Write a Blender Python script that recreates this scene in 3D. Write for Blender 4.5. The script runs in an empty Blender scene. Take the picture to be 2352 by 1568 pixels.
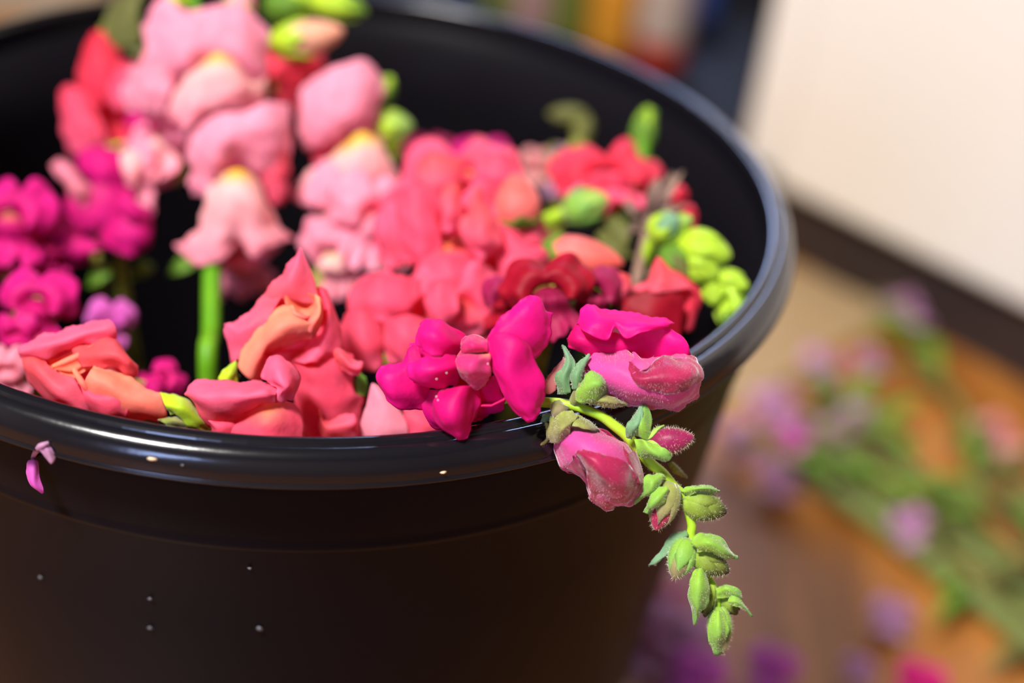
import bpy, math, random
import numpy as np
from mathutils import Matrix, Vector

# ------------------------------------------------------------------ camera
ZR = 0.30                                   # height of the bucket rim above the floor
FPX = 2352 / 36 * 50.0
_p, _r = 0.5793, 0.1175
FW = np.array([0, math.cos(_p), -math.sin(_p)])
_up = np.array([0, math.sin(_p), math.cos(_p)]); _rt = np.array([1.0, 0, 0])
RT = math.cos(_r) * _rt + math.sin(_r) * _up
UP = -math.sin(_r) * _rt + math.cos(_r) * _up
POS = np.array([0.0682, -0.0918, ZR]) - 0.3655 * FW

scene = bpy.context.scene
cam_d = bpy.data.cameras.new('camera'); cam = bpy.data.objects.new('camera', cam_d)
scene.collection.objects.link(cam)
m = Matrix.Identity(4)
for i in range(3):
    m[i][0], m[i][1], m[i][2], m[i][3] = RT[i], UP[i], -FW[i], POS[i]
cam.matrix_world = m
cam_d.lens = 50; cam_d.sensor_width = 36; cam_d.clip_start = 0.02; cam_d.clip_end = 30
cam_d.dof.use_dof = True; cam_d.dof.focus_distance = 0.336; cam_d.dof.aperture_fstop = 3.6
cam_d.dof.aperture_blades = 0
scene.camera = cam

# ------------------------------------------------------------------ world, lights, exposure
w = bpy.data.worlds.new('room_air'); scene.world = w; w.use_nodes = True
w.node_tree.nodes['Background'].inputs[0].default_value = (1.0, 0.93, 0.85, 1)
w.node_tree.nodes['Background'].inputs[1].default_value = 0.0

def area(name, loc, target, sx, sy, power, col):
    l = bpy.data.lights.new(name, 'AREA'); l.shape = 'RECTANGLE'; l.size = sx; l.size_y = sy
    l.energy = power; l.color = col
    o = bpy.data.objects.new(name, l); scene.collection.objects.link(o)
    o.location = loc
    o.rotation_euler = (Vector(target) - Vector(loc)).to_track_quat('-Z', 'Y').to_euler()
    return o
area('ceiling_lamp_offscreen', (-0.70, -0.82, 2.37), (0.05, 0.0, 0.3), 0.5, 0.5, 86, (1.0, 0.965, 0.93))
area('window_front_offscreen', (-0.66, -2.18, 0.95), (0.0, 0.0, 0.35), 0.45, 0.7, 12, (0.42, 0.55, 1.0))
area('window_back_offscreen', (0.0, 2.28, 1.30), (0.1, 0.0, 0.3), 0.55, 0.65, 15, (0.45, 0.58, 1.0))
scene.view_settings.view_transform = 'Standard'
scene.view_settings.look = 'None'
scene.view_settings.gamma = 1.0
scene.view_settings.use_curve_mapping = False
scene.view_settings.exposure = 1.1

# ------------------------------------------------------------------ helpers
def at(px, py, d):                          # photo pixel + depth along the view axis -> world point
    return POS + d * (FW + (px - 1176) / FPX * RT - (py - 784) / FPX * UP)
def onz(px, py, z):
    q = FW + (px - 1176) / FPX * RT - (py - 784) / FPX * UP
    return POS + q * ((z - POS[2]) / q[2])
def vdir(r, u, t):
    v = r * RT + u * UP - t * FW
    return v / np.linalg.norm(v)

def s2l(c):
    return tuple((x / 255 / 12.92) if x / 255 <= 0.04045 else ((x / 255 + 0.055) / 1.055) ** 2.4 for x in c)

MATS = {}
def petal_mat(name, base, edge, yellow=(250, 205, 70), trans=0.3, rough=0.55, sheen=0.03, vein=0.12):
    """base = colour towards the tube, edge = colour towards the petal's margin"""
    mt = bpy.data.materials.new(name); mt.use_nodes = True
    nt = mt.node_tree; nd = nt.nodes; lk = nt.links
    bs = nd['Principled BSDF']; out = nd['Material Output']
    at_ = nd.new('ShaderNodeAttribute'); at_.attribute_name = 'petal'
    sp = nd.new('ShaderNodeSeparateColor'); lk.new(at_.outputs['Color'], sp.inputs[0])
    mx = nd.new('ShaderNodeMix'); mx.data_type = 'RGBA'
    mx.inputs[6].default_value = (*s2l(base), 1); mx.inputs[7].default_value = (*s2l(edge), 1)
    lk.new(sp.outputs[0], mx.inputs[0])
    my = nd.new('ShaderNodeMix'); my.data_type = 'RGBA'
    my.inputs[7].default_value = (*s2l(yellow), 1)
    lk.new(sp.outputs[1], my.inputs[0]); lk.new(mx.outputs[2], my.inputs[6])
    tc = nd.new('ShaderNodeTexCoord')
    no = nd.new('ShaderNodeTexNoise'); no.inputs['Scale'].default_value = 220; no.inputs['Detail'].default_value = 4
    lk.new(tc.outputs['Object'], no.inputs['Vector'])
    mr = nd.new('ShaderNodeMapRange'); mr.inputs[3].default_value = 1 - vein; mr.inputs[4].default_value = 1 + vein
    mr.inputs[1].default_value = 0.3; mr.inputs[2].default_value = 0.7
    lk.new(no.outputs[0], mr.inputs[0])
    vm = nd.new('ShaderNodeVectorMath'); vm.operation = 'SCALE'
    lk.new(my.outputs[2], vm.inputs[0]); lk.new(mr.outputs[0], vm.inputs['Scale'])
    lk.new(vm.outputs[0], bs.inputs['Base Color'])
    bs.inputs['Roughness'].default_value = rough
    bs.inputs['Specular IOR Level'].default_value = 0.22
    bs.inputs['Sheen Weight'].default_value = sheen
    bs.inputs['Sheen Roughness'].default_value = 0.4
    n2 = nd.new('ShaderNodeTexNoise'); n2.inputs['Scale'].default_value = 900; lk.new(tc.outputs['Object'], n2.inputs['Vector'])
    bp = nd.new('ShaderNodeBump'); bp.inputs['Strength'].default_value = 0.18; bp.inputs['Distance'].default_value = 0.0006
    lk.new(n2.outputs[0], bp.inputs['Height']); lk.new(bp.outputs[0], bs.inputs['Normal'])
    tr = nd.new('ShaderNodeBsdfTranslucent'); lk.new(vm.outputs[0], tr.inputs[0])
    ms = nd.new('ShaderNodeMixShader'); ms.inputs[0].default_value = trans
    lk.new(bs.outputs[0], ms.inputs[1]); lk.new(tr.outputs[0], ms.inputs[2]); lk.new(ms.outputs[0], out.inputs[0])
    MATS[name] = mt
def simple_mat(name, col, rough=0.5, spec=0.5, noise=None, bump=0.0, bscale=300, coat=0):
    mt = bpy.data.materials.new(name); mt.use_nodes = True
    nt = mt.node_tree; nd = nt.nodes; lk = nt.links; bs = nd['Principled BSDF']
    bs.inputs['Base Color'].default_value = (*s2l(col), 1); bs.inputs['Roughness'].default_value = rough
    bs.inputs['Specular IOR Level'].default_value = spec
    if coat: bs.inputs['Coat Weight'].default_value = coat; bs.inputs['Coat Roughness'].default_value = 0.08
    tc = nd.new('ShaderNodeTexCoord')
    if noise:
        sc, c2 = noise
        no = nd.new('ShaderNodeTexNoise'); no.inputs['Scale'].default_value = sc; no.inputs['Detail'].default_value = 6
        lk.new(tc.outputs['Object'], no.inputs['Vector'])
        mx = nd.new('ShaderNodeMix'); mx.data_type = 'RGBA'
        mx.inputs[6].default_value = (*s2l(col), 1); mx.inputs[7].default_value = (*s2l(c2), 1)
        mr = nd.new('ShaderNodeMapRange'); mr.inputs[1].default_value = 0.35; mr.inputs[2].default_value = 0.65
        lk.new(no.outputs[0], mr.inputs[0]); lk.new(mr.outputs[0], mx.inputs[0]); lk.new(mx.outputs[2], bs.inputs['Base Color'])
    if bump:
        n2 = nd.new('ShaderNodeTexNoise'); n2.inputs['Scale'].default_value = bscale; n2.inputs['Detail'].default_value = 4
        lk.new(tc.outputs['Object'], n2.inputs['Vector'])
        bp = nd.new('ShaderNodeBump'); bp.inputs['Strength'].default_value = bump; bp.inputs['Distance'].default_value = 0.001
        lk.new(n2.outputs[0], bp.inputs['Height']); lk.new(bp.outputs[0], bs.inputs['Normal'])
    MATS[name] = mt

petal_mat('magenta', (226, 12, 112), (242, 22, 150), trans=0.42)  # darker throat side: flower tint with a little painted shade
petal_mat('magenta_far', (214, 22, 120), (232, 34, 146), trans=0.38)
petal_mat('bud_pink', (214, 70, 150), (222, 90, 150), trans=0.2, sheen=0.5)
petal_mat('palate_pink', (222, 40, 116), (230, 70, 140), yellow=(250, 170, 90), trans=0.3, sheen=0.4, vein=0.2)
petal_mat('bud_maroon', (150, 22, 66), (172, 44, 84), trans=0.1, rough=0.42, sheen=0.6, vein=0.2)
petal_mat('bud_wine', (128, 22, 66), (150, 34, 82), trans=0.1, rough=0.4, sheen=0.6, vein=0.25)
petal_mat('coral', (252, 84, 116), (255, 110, 148), trans=0.45)  # deeper towards the tube: petal colour plus softened painted shade
petal_mat('coral_red', (240, 58, 82), (250, 78, 110), trans=0.45)
petal_mat('coral_pink', (248, 96, 100), (253, 116, 156), yellow=(255, 214, 150), trans=0.45)
petal_mat('coral_tube', (254, 176, 136), (250, 120, 118), yellow=(255, 220, 150), trans=0.45)
petal_mat('throat', (240, 110, 84), (250, 140, 110), trans=0.3)
petal_mat('pale', (250, 152, 174), (254, 172, 196), yellow=(252, 214, 70), trans=0.45)  # rosier inner tone: own colour plus faint shade painted under the hoods
petal_mat('pale_lip', (255, 214, 206), (254, 162, 182), yellow=(253, 216, 50), trans=0.45)
petal_mat('dusty', (206, 112, 118), (236, 170, 168), trans=0.3)
petal_mat('salmon', (250, 130, 124), (244, 100, 92), trans=0.25, sheen=0.3, vein=0.2)
petal_mat('peach', (244, 200, 160), (232, 160, 130), trans=0.25)
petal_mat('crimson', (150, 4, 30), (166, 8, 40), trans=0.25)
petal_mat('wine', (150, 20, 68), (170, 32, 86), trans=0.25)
petal_mat('rose', (206, 120, 150), (220, 140, 172), trans=0.3)
petal_mat('lilac', (184, 124, 168), (206, 156, 190), trans=0.3)
petal_mat('violet', (206, 74, 176), (224, 112, 202), trans=0.3)
petal_mat('sepal', (150, 196, 60), (120, 172, 84), trans=0.2, rough=0.5, sheen=0.35, vein=0.12)
petal_mat('sepal_pale', (200, 222, 90), (150, 190, 90), trans=0.25, rough=0.5, sheen=0.35)
petal_mat('sepal_cool', (110, 150, 96), (122, 166, 128), trans=0.2, rough=0.5, sheen=0.4)
petal_mat('sepal_olive', (150, 160, 70), (140, 128, 92), trans=0.15, rough=0.55, sheen=0.5, vein=0.25)
petal_mat('sepal_brown', (160, 194, 66), (52, 36, 28), trans=0.05, rough=0.6, sheen=0.1, vein=0.25)
petal_mat('sepal_lime', (196, 224, 40), (170, 210, 60), trans=0.25, rough=0.5, sheen=0.2)
petal_mat('leaf', (96, 140, 40), (110, 150, 50), trans=0.25)
petal_mat('leaf_dull', (96, 100, 48), (116, 116, 62), trans=0.2)
petal_mat('dry', (110, 84, 78), (150, 122, 106), trans=0.1, vein=0.25)
simple_mat('stem', (176, 214, 48), 0.45, 0.4, (90, (150, 196, 40)), 0.1)
simple_mat('stem_green', (78, 142, 12), 0.5, 0.3, (60, (104, 160, 28)), 0.1)
simple_mat('stem_olive', (130, 136, 48), 0.5, 0.3, (60, (150, 150, 60)), 0.1)
simple_mat('stem_floor', (96, 108, 52), 0.55, 0.3, (60, (112, 122, 62)), 0.1)
simple_mat('stem_dry', (150, 120, 104), 0.7, 0.2, (80, (110, 84, 74)), 0.2)
simple_mat('hair', (226, 222, 190), 0.4, 0.5)
simple_mat('hair_pink', (232, 178, 196), 0.4, 0.5)
simple_mat('black_plastic', (18, 16, 21), 0.36, 0.045, None, 0.04, 160)
simple_mat('rim_plastic', (18, 17, 22), 0.17, 0.45, None, 0.05, 220)

def link(o, parent=None, label=None, cat=None, group=None, kind=None):
    scene.collection.objects.link(o)
    if parent is not None: o.parent = parent
    if label: o['label'] = label
    if cat: o['category'] = cat
    if group: o['group'] = group
    if kind: o['kind'] = kind
    return o
def wloc(o):
    l = np.zeros(3)
    while o is not None:
        l = l + np.array(o.location); o = o.parent
    return l
def thing(name, loc, label, cat, group=None):
    o = bpy.data.objects.new(name, None); o.empty_display_size = 0.01
    o.location = tuple(loc)
    return link(o, None, label, cat, group)
def mesh_obj(name, V, F, mat, parent=None, attr=None, thick=0.0, smooth=True, origin=None, **kw):
    V = np.asarray(V, float)
    org = np.array(origin) if origin is not None else (V.min(0) + V.max(0)) / 2
    me = bpy.data.meshes.new(name)
    me.from_pydata((V - org).tolist(), [], [tuple(int(i) for i in f) for f in F])
    if attr is not None:
        ca = me.color_attributes.new('petal', 'FLOAT_COLOR', 'POINT')
        a4 = np.ones((len(V), 4)); a4[:, :3] = attr
        ca.data.foreach_set('color', a4.ravel())
    if smooth: me.polygons.foreach_set('use_smooth', [True] * len(me.polygons))
    me.materials.append(MATS[mat] if isinstance(mat, str) else mat)
    me.update()
    o = bpy.data.objects.new(name, me)
    o.location = tuple(org - (wloc(parent) if parent is not None else 0))
    if thick:
        s = o.modifiers.new('thickness', 'SOLIDIFY'); s.thickness = thick; s.offset = 0
    return link(o, parent, **kw)

def cr(P, n):                                # Catmull-Rom along axis 0
    P = np.asarray(P, float); k = len(P)
    if k == 2:
        t = np.linspace(0, 1, n).reshape(-1, *([1] * (P.ndim - 1)))
        return P[0] * (1 - t) + P[1] * t
    E = np.concatenate([[2 * P[0] - P[1]], P, [2 * P[-1] - P[-2]]])
    out = []
    for s in np.linspace(0, k - 1, n):
        i = min(int(s), k - 2); t = s - i
        a, b, c, d = E[i:i + 4]
        out.append(0.5 * (2 * b + (c - a) * t + (2 * a - 5 * b + 4 * c - d) * t * t + (3 * b - a - 3 * c + d) * t ** 3))
    return np.array(out)
def gridfaces(nr, nc, closed=False):
    F = []
    for i in range(nr - 1):
        for j in range(nc if closed else nc - 1):
            k = (j + 1) % nc
            F.append((i * nc + j, i * nc + k, (i + 1) * nc + k, (i + 1) * nc + j))
    return F
SEED = [7]
def wob(V, amp, freq, ph):
    f = freq
    return V + amp * np.stack([np.sin(V[:, 1] * f + ph) * np.cos(V[:, 2] * f * 1.3 + ph * 2),
                               np.sin(V[:, 2] * f * 0.9 + ph * 3) * np.cos(V[:, 0] * f * 1.1),
                               np.sin(V[:, 0] * f * 1.2 + ph) * np.cos(V[:, 1] * f * 0.8 + ph)], 1)
def patch(name, rows, crop, d0, mat, parent, nr=None, nc=None, thick=0.00028, wobble=0.00022, ruf=0.5, tint=None, yel=None, flip=False, **kw):
    """rows of control points (x, y in a crop of the photo; dz in mm towards the viewer) -> smooth petal surface"""
    ox, oy, sc = crop
    R = np.array(rows, float)
    G = np.zeros_like(R)
    for i in range(R.shape[0]):
        for j in range(R.shape[1]):
            G[i, j] = at(ox + R[i, j, 0] / sc, oy + R[i, j, 1] / sc, d0 - R[i, j, 2] / 1000)
    nr = nr or (R.shape[0] - 1) * 7 + 1; nc = nc or (R.shape[1] - 1) * 10 + 1
    G = cr(G, nr); G = np.swapaxes(cr(np.swapaxes(G, 0, 1), nc), 0, 1)
    SEED[0] += 1; ph = SEED[0] * 1.7
    vv = np.repeat(np.linspace(0, 1, nr), nc); uu = np.tile(np.linspace(0, 1, nc), nr)
    if ruf:
        N = np.cross(np.gradient(G, axis=0), np.gradient(G, axis=1)).reshape(-1, 3)
        N /= np.maximum(np.linalg.norm(N, axis=1), 1e-12)[:, None]
        X = G.reshape(-1, 3) * 1000
        e = np.clip(np.maximum(np.abs(2 * uu - 1) ** 4, vv ** 6), 0, 1)
        s1 = np.sin(X[:, 0] * .9 + X[:, 2] * .7 + ph) + .6 * np.sin(X[:, 1] * 1.7 - X[:, 2] * 1.3 + ph * 2) + .35 * np.sin(X[:, 0] * 3.1 + X[:, 2] * 2.3 + ph * 3)
        s2 = np.sin(X[:, 0] * .5 + X[:, 2] * .6 + ph * 1.3) * np.sin(X[:, 2] * .45 - X[:, 0] * .3 + ph)
        G = G + ((ruf * .001 * (.7 * s1 * e + .35 * s2))[:, None] * N).reshape(G.shape)
    V = G.reshape(-1, 3)
    if wobble: V = wob(V, wobble, 520, ph)
    a = np.zeros((len(V), 3)); a[:, 0] = vv if tint is None else tint(vv, uu)
    if yel is not None: a[:, 1] = yel(vv, uu)
    return mesh_obj(name, V, gridfaces(nr, nc), mat, parent, a, thick, **kw)
def tube(name, pts, radii, mat, parent, n=10, seg=None, cap=True, **kw):
    P = cr(pts, seg or (len(pts) - 1) * 6 + 1); k = len(P)
    rr = np.interp(np.linspace(0, 1, k), np.linspace(0, 1, len(radii)), radii)
    T = np.gradient(P, axis=0); T /= np.linalg.norm(T, axis=1)[:, None]
    a = np.array([0, 0, 1.0]) if abs(T[0][2]) < 0.9 else np.array([1.0, 0, 0])
    V = []
    for i in range(k):
        a = a - T[i] * (a @ T[i]); a /= np.linalg.norm(a); b = np.cross(T[i], a)
        for j in range(n):
            q = 2 * math.pi * j / n
            V.append(P[i] + rr[i] * (math.cos(q) * a + math.sin(q) * b))
    F = gridfaces(k, n, True)
    if cap:
        F.append(tuple(range(n))[::-1]); F.append(tuple((k - 1) * n + j for j in range(n)))
    at3 = np.zeros((len(V), 3)); at3[:, 0] = np.repeat(np.linspace(0, 1, k), n)
    return mesh_obj(name, V, F, mat, parent, at3, **kw)
def hairs(objs, parent, count, length, mat='hair', seed=1, bend=(0, 0, 0), keep=None):
    """fine hairs standing on the given meshes, one piece of stuff"""
    rng = random.Random(seed); V = []; F = []
    pol = []
    for o in objs:
        base = wloc(o)
        for p in o.data.polygons:
            pol.append((p.area, base + np.array(p.center), np.array(p.normal), [base + np.array(o.data.vertices[i].co) for i in p.vertices]))
    acc = np.cumsum([p[0] for p in pol])
    C = np.mean([p[1] for p in pol], axis=0)
    for _ in range(count):
        p = pol[min(int(np.searchsorted(acc, rng.random() * acc[-1])), len(pol) - 1)]
        u, v = rng.random(), rng.random(); c = p[3]
        if len(c) == 4: q = (c[0] * (1 - u) + c[1] * u) * (1 - v) + (c[3] * (1 - u) + c[2] * u) * v
        else: q = p[1]
        nrm = p[2] if p[2] @ (q - C) > 0 else -p[2]
        dr = nrm + np.array([rng.uniform(-.4, .4) for _ in range(3)]) + np.array(bend)
        dr /= np.linalg.norm(dr); L = length * rng.uniform(0.5, 1.2)
        s = np.cross(dr, [0.3, 0.5, 0.8]); s /= np.linalg.norm(s); t = np.cross(dr, s); r = 0.000026
        k = len(V)
        for j in range(3):
            an = j * 2.0944; V.append(q + r * (math.cos(an) * s + math.sin(an) * t))
        V.append(q + dr * L)
        F += [(k, k + 1, k + 3), (k + 1, k + 2, k + 3), (k + 2, k, k + 3)]
    return mesh_obj('fine_hairs', V, F, mat, parent, smooth=False, kind='stuff')

# ---- a whole snapdragon floret built from its botany: tube, two-lobed upper lip, palate, three-lobed lower lip, sepals
def frame(face, up):
    y = np.array(face) / np.linalg.norm(face); z = np.array(up) - y * (np.array(up) @ y); z /= np.linalg.norm(z)
    return np.stack([np.cross(y, z), y, z], 1)           # columns x, y, z
def sepals(parent, base, ax, R, L, n=5, mat='sepal', phase=0.0, curl=0.0, wid=1.0, open_=0.0, tipw=0.15, prof=None):
    """n pointed sepals around an axis; all share one mesh"""
    ax = ax / np.linalg.norm(ax)
    a = np.cross(ax, [0.2, 0.3, 0.9]); a /= np.linalg.norm(a); b = np.cross(ax, a)
    objs = []
    for k in range(n):
        th = phase + 2 * math.pi * k / n; V = []; at3 = []
        nv, nu = 9, 5
        for i in range(nv):
            v = i / (nv - 1)
            rad = R * (0.35 + 0.75 * math.sin(min(1, v * 1.25) * math.pi / 2)) * (1 + open_ * v * v * 1.5)
            if prof is not None: rad = prof(v) + 0.00025
            wdt = wid * 0.75 * (math.sin(math.pi * min(1, (v * 0.86 + 0.14)) ** 0.8) + tipw * 0.2) * (1 - v ** 6 * 0.8)
            for j in range(nu):
                u = j / (nu - 1) * 2 - 1
                ang = th + u * wdt
                rr = rad * (1 - 0.06 * u * u) + curl * v ** 3 * R
                V.append(base + ax * (v * L) + rr * (math.cos(ang) * a + math.sin(ang) * b)); at3.append((v ** 0.85, 0, 0))
        objs.append(mesh_obj('sepal', V, gridfaces(nv, nu), mat, parent, np.array(at3), 0.0004))
    return objs
def floret(spike, px, py, d, size, face=(0, 0, 1), up=(0, 1, 0), mat='coral', lip=None, seed=1, upper=1.0, lower=1.0, skirt=1.0,
           ruffle=1.0, reflex=1.0, tube_len=1.0, wide=1.0, yellow=1.0, spath=None, cal='sepal_lime', pal=None, name='floret'):
    lip = lip or mat
    rng = random.Random(seed); M = frame(vdir(*face), vdir(*up)); s = size * d / FPX / 0.040
    O = at(px, py, d)
    def W(L): return O + (np.asarray(L) * s) @ M.T
    L = 0.021 * tube_len
    base = W([0, -L, -0.001])
    # tube
    V = []; n = 16; ks = 8
    for i in range(ks):
        v = i / (ks - 1); r = 0.0036 + 0.0036 * v ** 0.8 + 0.0012 * math.sin(math.pi * v)
        for j in range(n):
            q = 2 * math.pi * j / n
            V.append((r * 1.05 * math.sin(q), -L * (1 - v), r * math.cos(q) - 0.001))
    at3 = np.zeros((len(V), 3)); at3[:, 0] = np.repeat(np.linspace(0.6, 0, ks), n)
    fo = mesh_obj(name, W(V), gridfaces(ks, n, True), mat, spike, at3, 0.0004, origin=base)
    ph = rng.uniform(0, 6); k1 = rng.uniform(5, 8)
    # upper lip
    nu, nv = 41, 13; V = []; at3 = []
    for i in range(nv):
        v = i / (nv - 1)
        for j in range(nu):
            u = j / (nu - 1) * 2 - 1; f = u * math.radians(100)
            lobe = 0.74 + 0.26 * (1 - ((abs(u) - 0.48) / 0.52) ** 2) - 0.30 * math.exp(-(u / 0.11) ** 2) - 0.22 * abs(u) ** 6
            Lr = 0.0185 * upper * lobe
            r = 0.0066 + Lr * v * (1 - 0.10 * v)
            y = 0.0035 * math.sin(math.pi * min(1, v * 1.5)) - 0.0065 * reflex * v * v
            rf = ruffle * v * v * 0.0016
            y += rf * math.sin(k1 * u * 1.6 + ph) + 0.6 * rf * math.sin(k1 * 3.1 * u + ph * 2)
            r += rf * 0.6 * math.sin(k1 * 2.3 * u + ph * 1.7)
            V.append((r * math.sin(f) * wide * (1 - 0.08 * v), y, r * math.cos(f) + 0.001)); at3.append((v ** 0.8, 0, 0))
    mesh_obj('upper_lip', W(V), gridfaces(nv, nu), mat, fo, np.array(at3), 0.0005)
    # lower lip: humped palate closing the mouth, then a skirt of three lobes
    nu, nv = 61, 26; V = []; at3 = []
    for i in range(nv):
        v = i / (nv - 1)
        hw = 0.0034 + 0.0046 * math.sin(min(1, v * 2.6) * math.pi / 2) + 0.0078 * skirt * max(0, (v - .38) / .62) ** 1.25
        for j in range(nu):
            u = j / (nu - 1) * 2 - 1
            lobe = abs(math.cos(1.5 * math.pi * u)) ** 0.6
            z = 0.0048 - (0.0048 + 0.0165 * lower) * v + 0.0058 * lower * (0.62 - lobe) * v ** 3 + 0.0035 * abs(u) ** 3 * v * v
            y = 0.0008 + 0.0072 * math.exp(-((v - .27) / .20) ** 2) + 0.0048 * skirt * v ** 2.4
            x = hw * math.sin(u * 1.38) / 0.982 * wide
            y -= (1 - math.cos(u * 1.38)) * hw * (1.0 - 0.55 * v)
            y -= 0.0016 * math.exp(-(u / .16) ** 2) * math.sin(math.pi * min(1, v * 1.8))
            rf = ruffle * v ** 3 * 0.0019
            y += rf * math.sin(k1 * 1.9 * u + ph * 1.3) + 0.5 * rf * math.sin(k1 * 4.0 * u + ph)
            z += rf * 0.5 * math.sin(k1 * 3.1 * u + ph)
            V.append((x, y, z)); at3.append((min(1, v * 1.1), yellow * max(0, min(1, 1.5 - v * 7)) * max(0, 1 - abs(u) * 0.9), 0))
    mesh_obj('lower_lip', W(V), gridfaces(nv, nu), lip, fo, np.array(at3), 0.0004)
    if cal:
        ax = M[:, 1]
        sepals(fo, base - ax * 0.002 * s, ax, 0.0052 * s, 0.0085 * s, 5, cal, rng.uniform(0, 6), 0.3)
    if spath is not None:
        S = spath; i = int(np.argmin(np.linalg.norm(S - base, axis=1)))
        p0 = S[max(0, i - 2)]
        if np.linalg.norm(p0 - base) > 0.002:
            mid = (p0 + base) / 2 + np.array([0, 0, 0.001])
            tube('pedicel', [p0, mid, base], [0.0010, 0.0011, 0.0016], 'stem', fo, 7)
    return fo
def bud(spike, p0, p1, width, body='salmon', cal='sepal_lime', nsep=5, cover=0.6, phase=0.0, curl=0.1, fuzz=0, fuzzlen=0.0009, name='bud', wid=1.0, lobed=0.0, tip=0.85):
    """p0, p1 world points (base, tip); width metres"""
    p0, p1 = np.array(p0), np.array(p1); ax = p1 - p0; L = np.linalg.norm(ax); ax = ax / L
    a = np.cross(ax, [0.2, 0.3, 0.9]); a /= np.linalg.norm(a); b = np.cross(ax, a)
    def bprof(v): return width / 2 * max(0.03, math.sin(math.pi * (0.05 + 0.95 * v) ** tip) ** 0.6 if v < .999 else 0.03)
    V = []; at3 = []; n, k = 20, 17
    for i in range(k):
        v = (1 - math.cos(math.pi * i / (k - 1))) / 2; r = bprof(v)
        for j in range(n):
            q = 2 * math.pi * j / n
            rr = r * (1 + lobed * math.cos(2 * q + phase) * v)
            V.append(p0 + ax * L * v + rr * (math.cos(q) * a + math.sin(q) * b)); at3.append((v, 0, 0))
    F = gridfaces(k, n, True) + [tuple(range(n))[::-1], tuple((k - 1) * n + j for j in range(n))]
    o = mesh_obj(name, V, F, body, spike, np.array(at3), origin=p0)
    sp = sepals(o, p0 - ax * 0.0003, ax, width / 2 * 1.04, L * cover, nsep, cal, phase, curl, wid, prof=lambda v: bprof(v * cover)) if nsep else []
    if fuzz: hairs([o] + sp, o, int(fuzz * 1.8), fuzzlen, seed=int(abs(p0[0]) * 1e5) % 977)
    return o
def bract(spike, pts3, width, mat='sepal', normal=None, fold=0.25, name='bract', fuzz=0):
    """leaf along a centre line"""
    P = cr(pts3, 13); T = np.gradient(P, axis=0); T /= np.linalg.norm(T, axis=1)[:, None]
    nm = np.array(normal if normal is not None else -FW)
    V = []; at3 = []
    for i in range(13):
        v = i / 12; wd = width / 2 * max(0.02, math.sin(math.pi * (0.10 + 0.90 * v) ** 0.75)) if v < 1 else 0.00005
        s = np.cross(T[i], nm); s /= np.linalg.norm(s); n2 = np.cross(s, T[i])
        for j in range(7):
            u = j / 3 - 1
            V.append(P[i] + s * wd * u * (1 - 0.12 * abs(u)) + n2 * (fold * wd * abs(u) ** 1.5)); at3.append((v, 0, 0))
    o = mesh_obj(name, V, gridfaces(13, 7), mat, spike, np.array(at3), 0.0004)
    if fuzz: hairs([o], o, fuzz, 0.0007, seed=fuzz)
    return o

# ------------------------------------------------------------------ the setting
def box(name, c, half, rot, mat, parent=None, bev=0.0, **kw):
    c = np.array(c); ca, sa = math.cos(rot), math.sin(rot)
    V = [(sx * half[0], sy * half[1], sz * half[2]) for sx in (-1, 1) for sy in (-1, 1) for sz in (-1, 1)]
    V = [c + np.array([x * ca - y * sa, x * sa + y * ca, z]) for x, y, z in V]
    F = [(0, 1, 3, 2), (4, 6, 7, 5), (0, 4, 5, 1), (2, 3, 7, 6), (0, 2, 6, 4), (1, 5, 7, 3)]
    o = mesh_obj(name, V, F, mat, parent, None, smooth=bool(bev), **kw)
    if bev:
        b = o.modifiers.new('bevel', 'BEVEL'); b.width = bev; b.segments = 5
    return o
def wood_mat():
    mt = bpy.data.materials.new('floor_wood'); mt.use_nodes = True
    nt = mt.node_tree; nd = nt.nodes; lk = nt.links; bs = nd['Principled BSDF']
    tc = nd.new('ShaderNodeTexCoord'); mp = nd.new('ShaderNodeMapping'); mp.inputs['Scale'].default_value = (14, 1.6, 1)
    mp.inputs['Rotation'].default_value = (0, 0, 0.5)
    lk.new(tc.outputs['Object'], mp.inputs['Vector'])
    no = nd.new('ShaderNodeTexNoise'); no.inputs['Scale'].default_value = 3; no.inputs['Detail'].default_value = 8; no.inputs['Distortion'].default_value = 0.6
    lk.new(mp.outputs[0], no.inputs['Vector'])
    rp = nd.new('ShaderNodeValToRGB')
    rp.color_ramp.elements[0].position = 0.3; rp.color_ramp.elements[0].color = (*s2l((132, 78, 26)), 1)
    rp.color_ramp.elements[1].position = 0.72; rp.color_ramp.elements[1].color = (*s2l((180, 116, 50)), 1)
    lk.new(no.outputs[0], rp.inputs[0]); lk.new(rp.outputs[0], bs.inputs['Base Color'])
    bs.inputs['Roughness'].default_value = 0.38
    MATS['floor_wood'] = mt
wood_mat()
simple_mat('wall_dark', (66, 52, 46), 0.8, 0.2, (4, (58, 46, 42)))
simple_mat('wall_light', (150, 138, 126), 0.8, 0.2, (4, (142, 132, 120)))
simple_mat('ceiling_grey', (120, 112, 104), 0.9, 0.1)  # unseen ceiling, darkened so the rim reflects less of it
simple_mat('white_enamel', (236, 232, 224), 0.35, 0.4, (3, (232, 227, 217)))
simple_mat('plinth_dark', (58, 44, 38), 0.5, 0.3, (8, (40, 32, 32)))
simple_mat('kraft', (162, 136, 100), 0.8, 0.2, (30, (154, 128, 94)), 0.1)
simple_mat('backdrop_black', (22, 19, 18), 0.5, 0.3)  # for the shelf added to darken the background
def plane(name, pts, mat):
    return mesh_obj(name, pts, [tuple(range(len(pts)))], mat, None, smooth=False, kind='structure')
X0, X1, Y0, Y1, ZC = -1.7, 1.9, -2.2, 2.3, 2.4
plane('floor', [(X0, Y0, 0), (X1, Y0, 0), (X1, Y1, 0), (X0, Y1, 0)], 'floor_wood')
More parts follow.
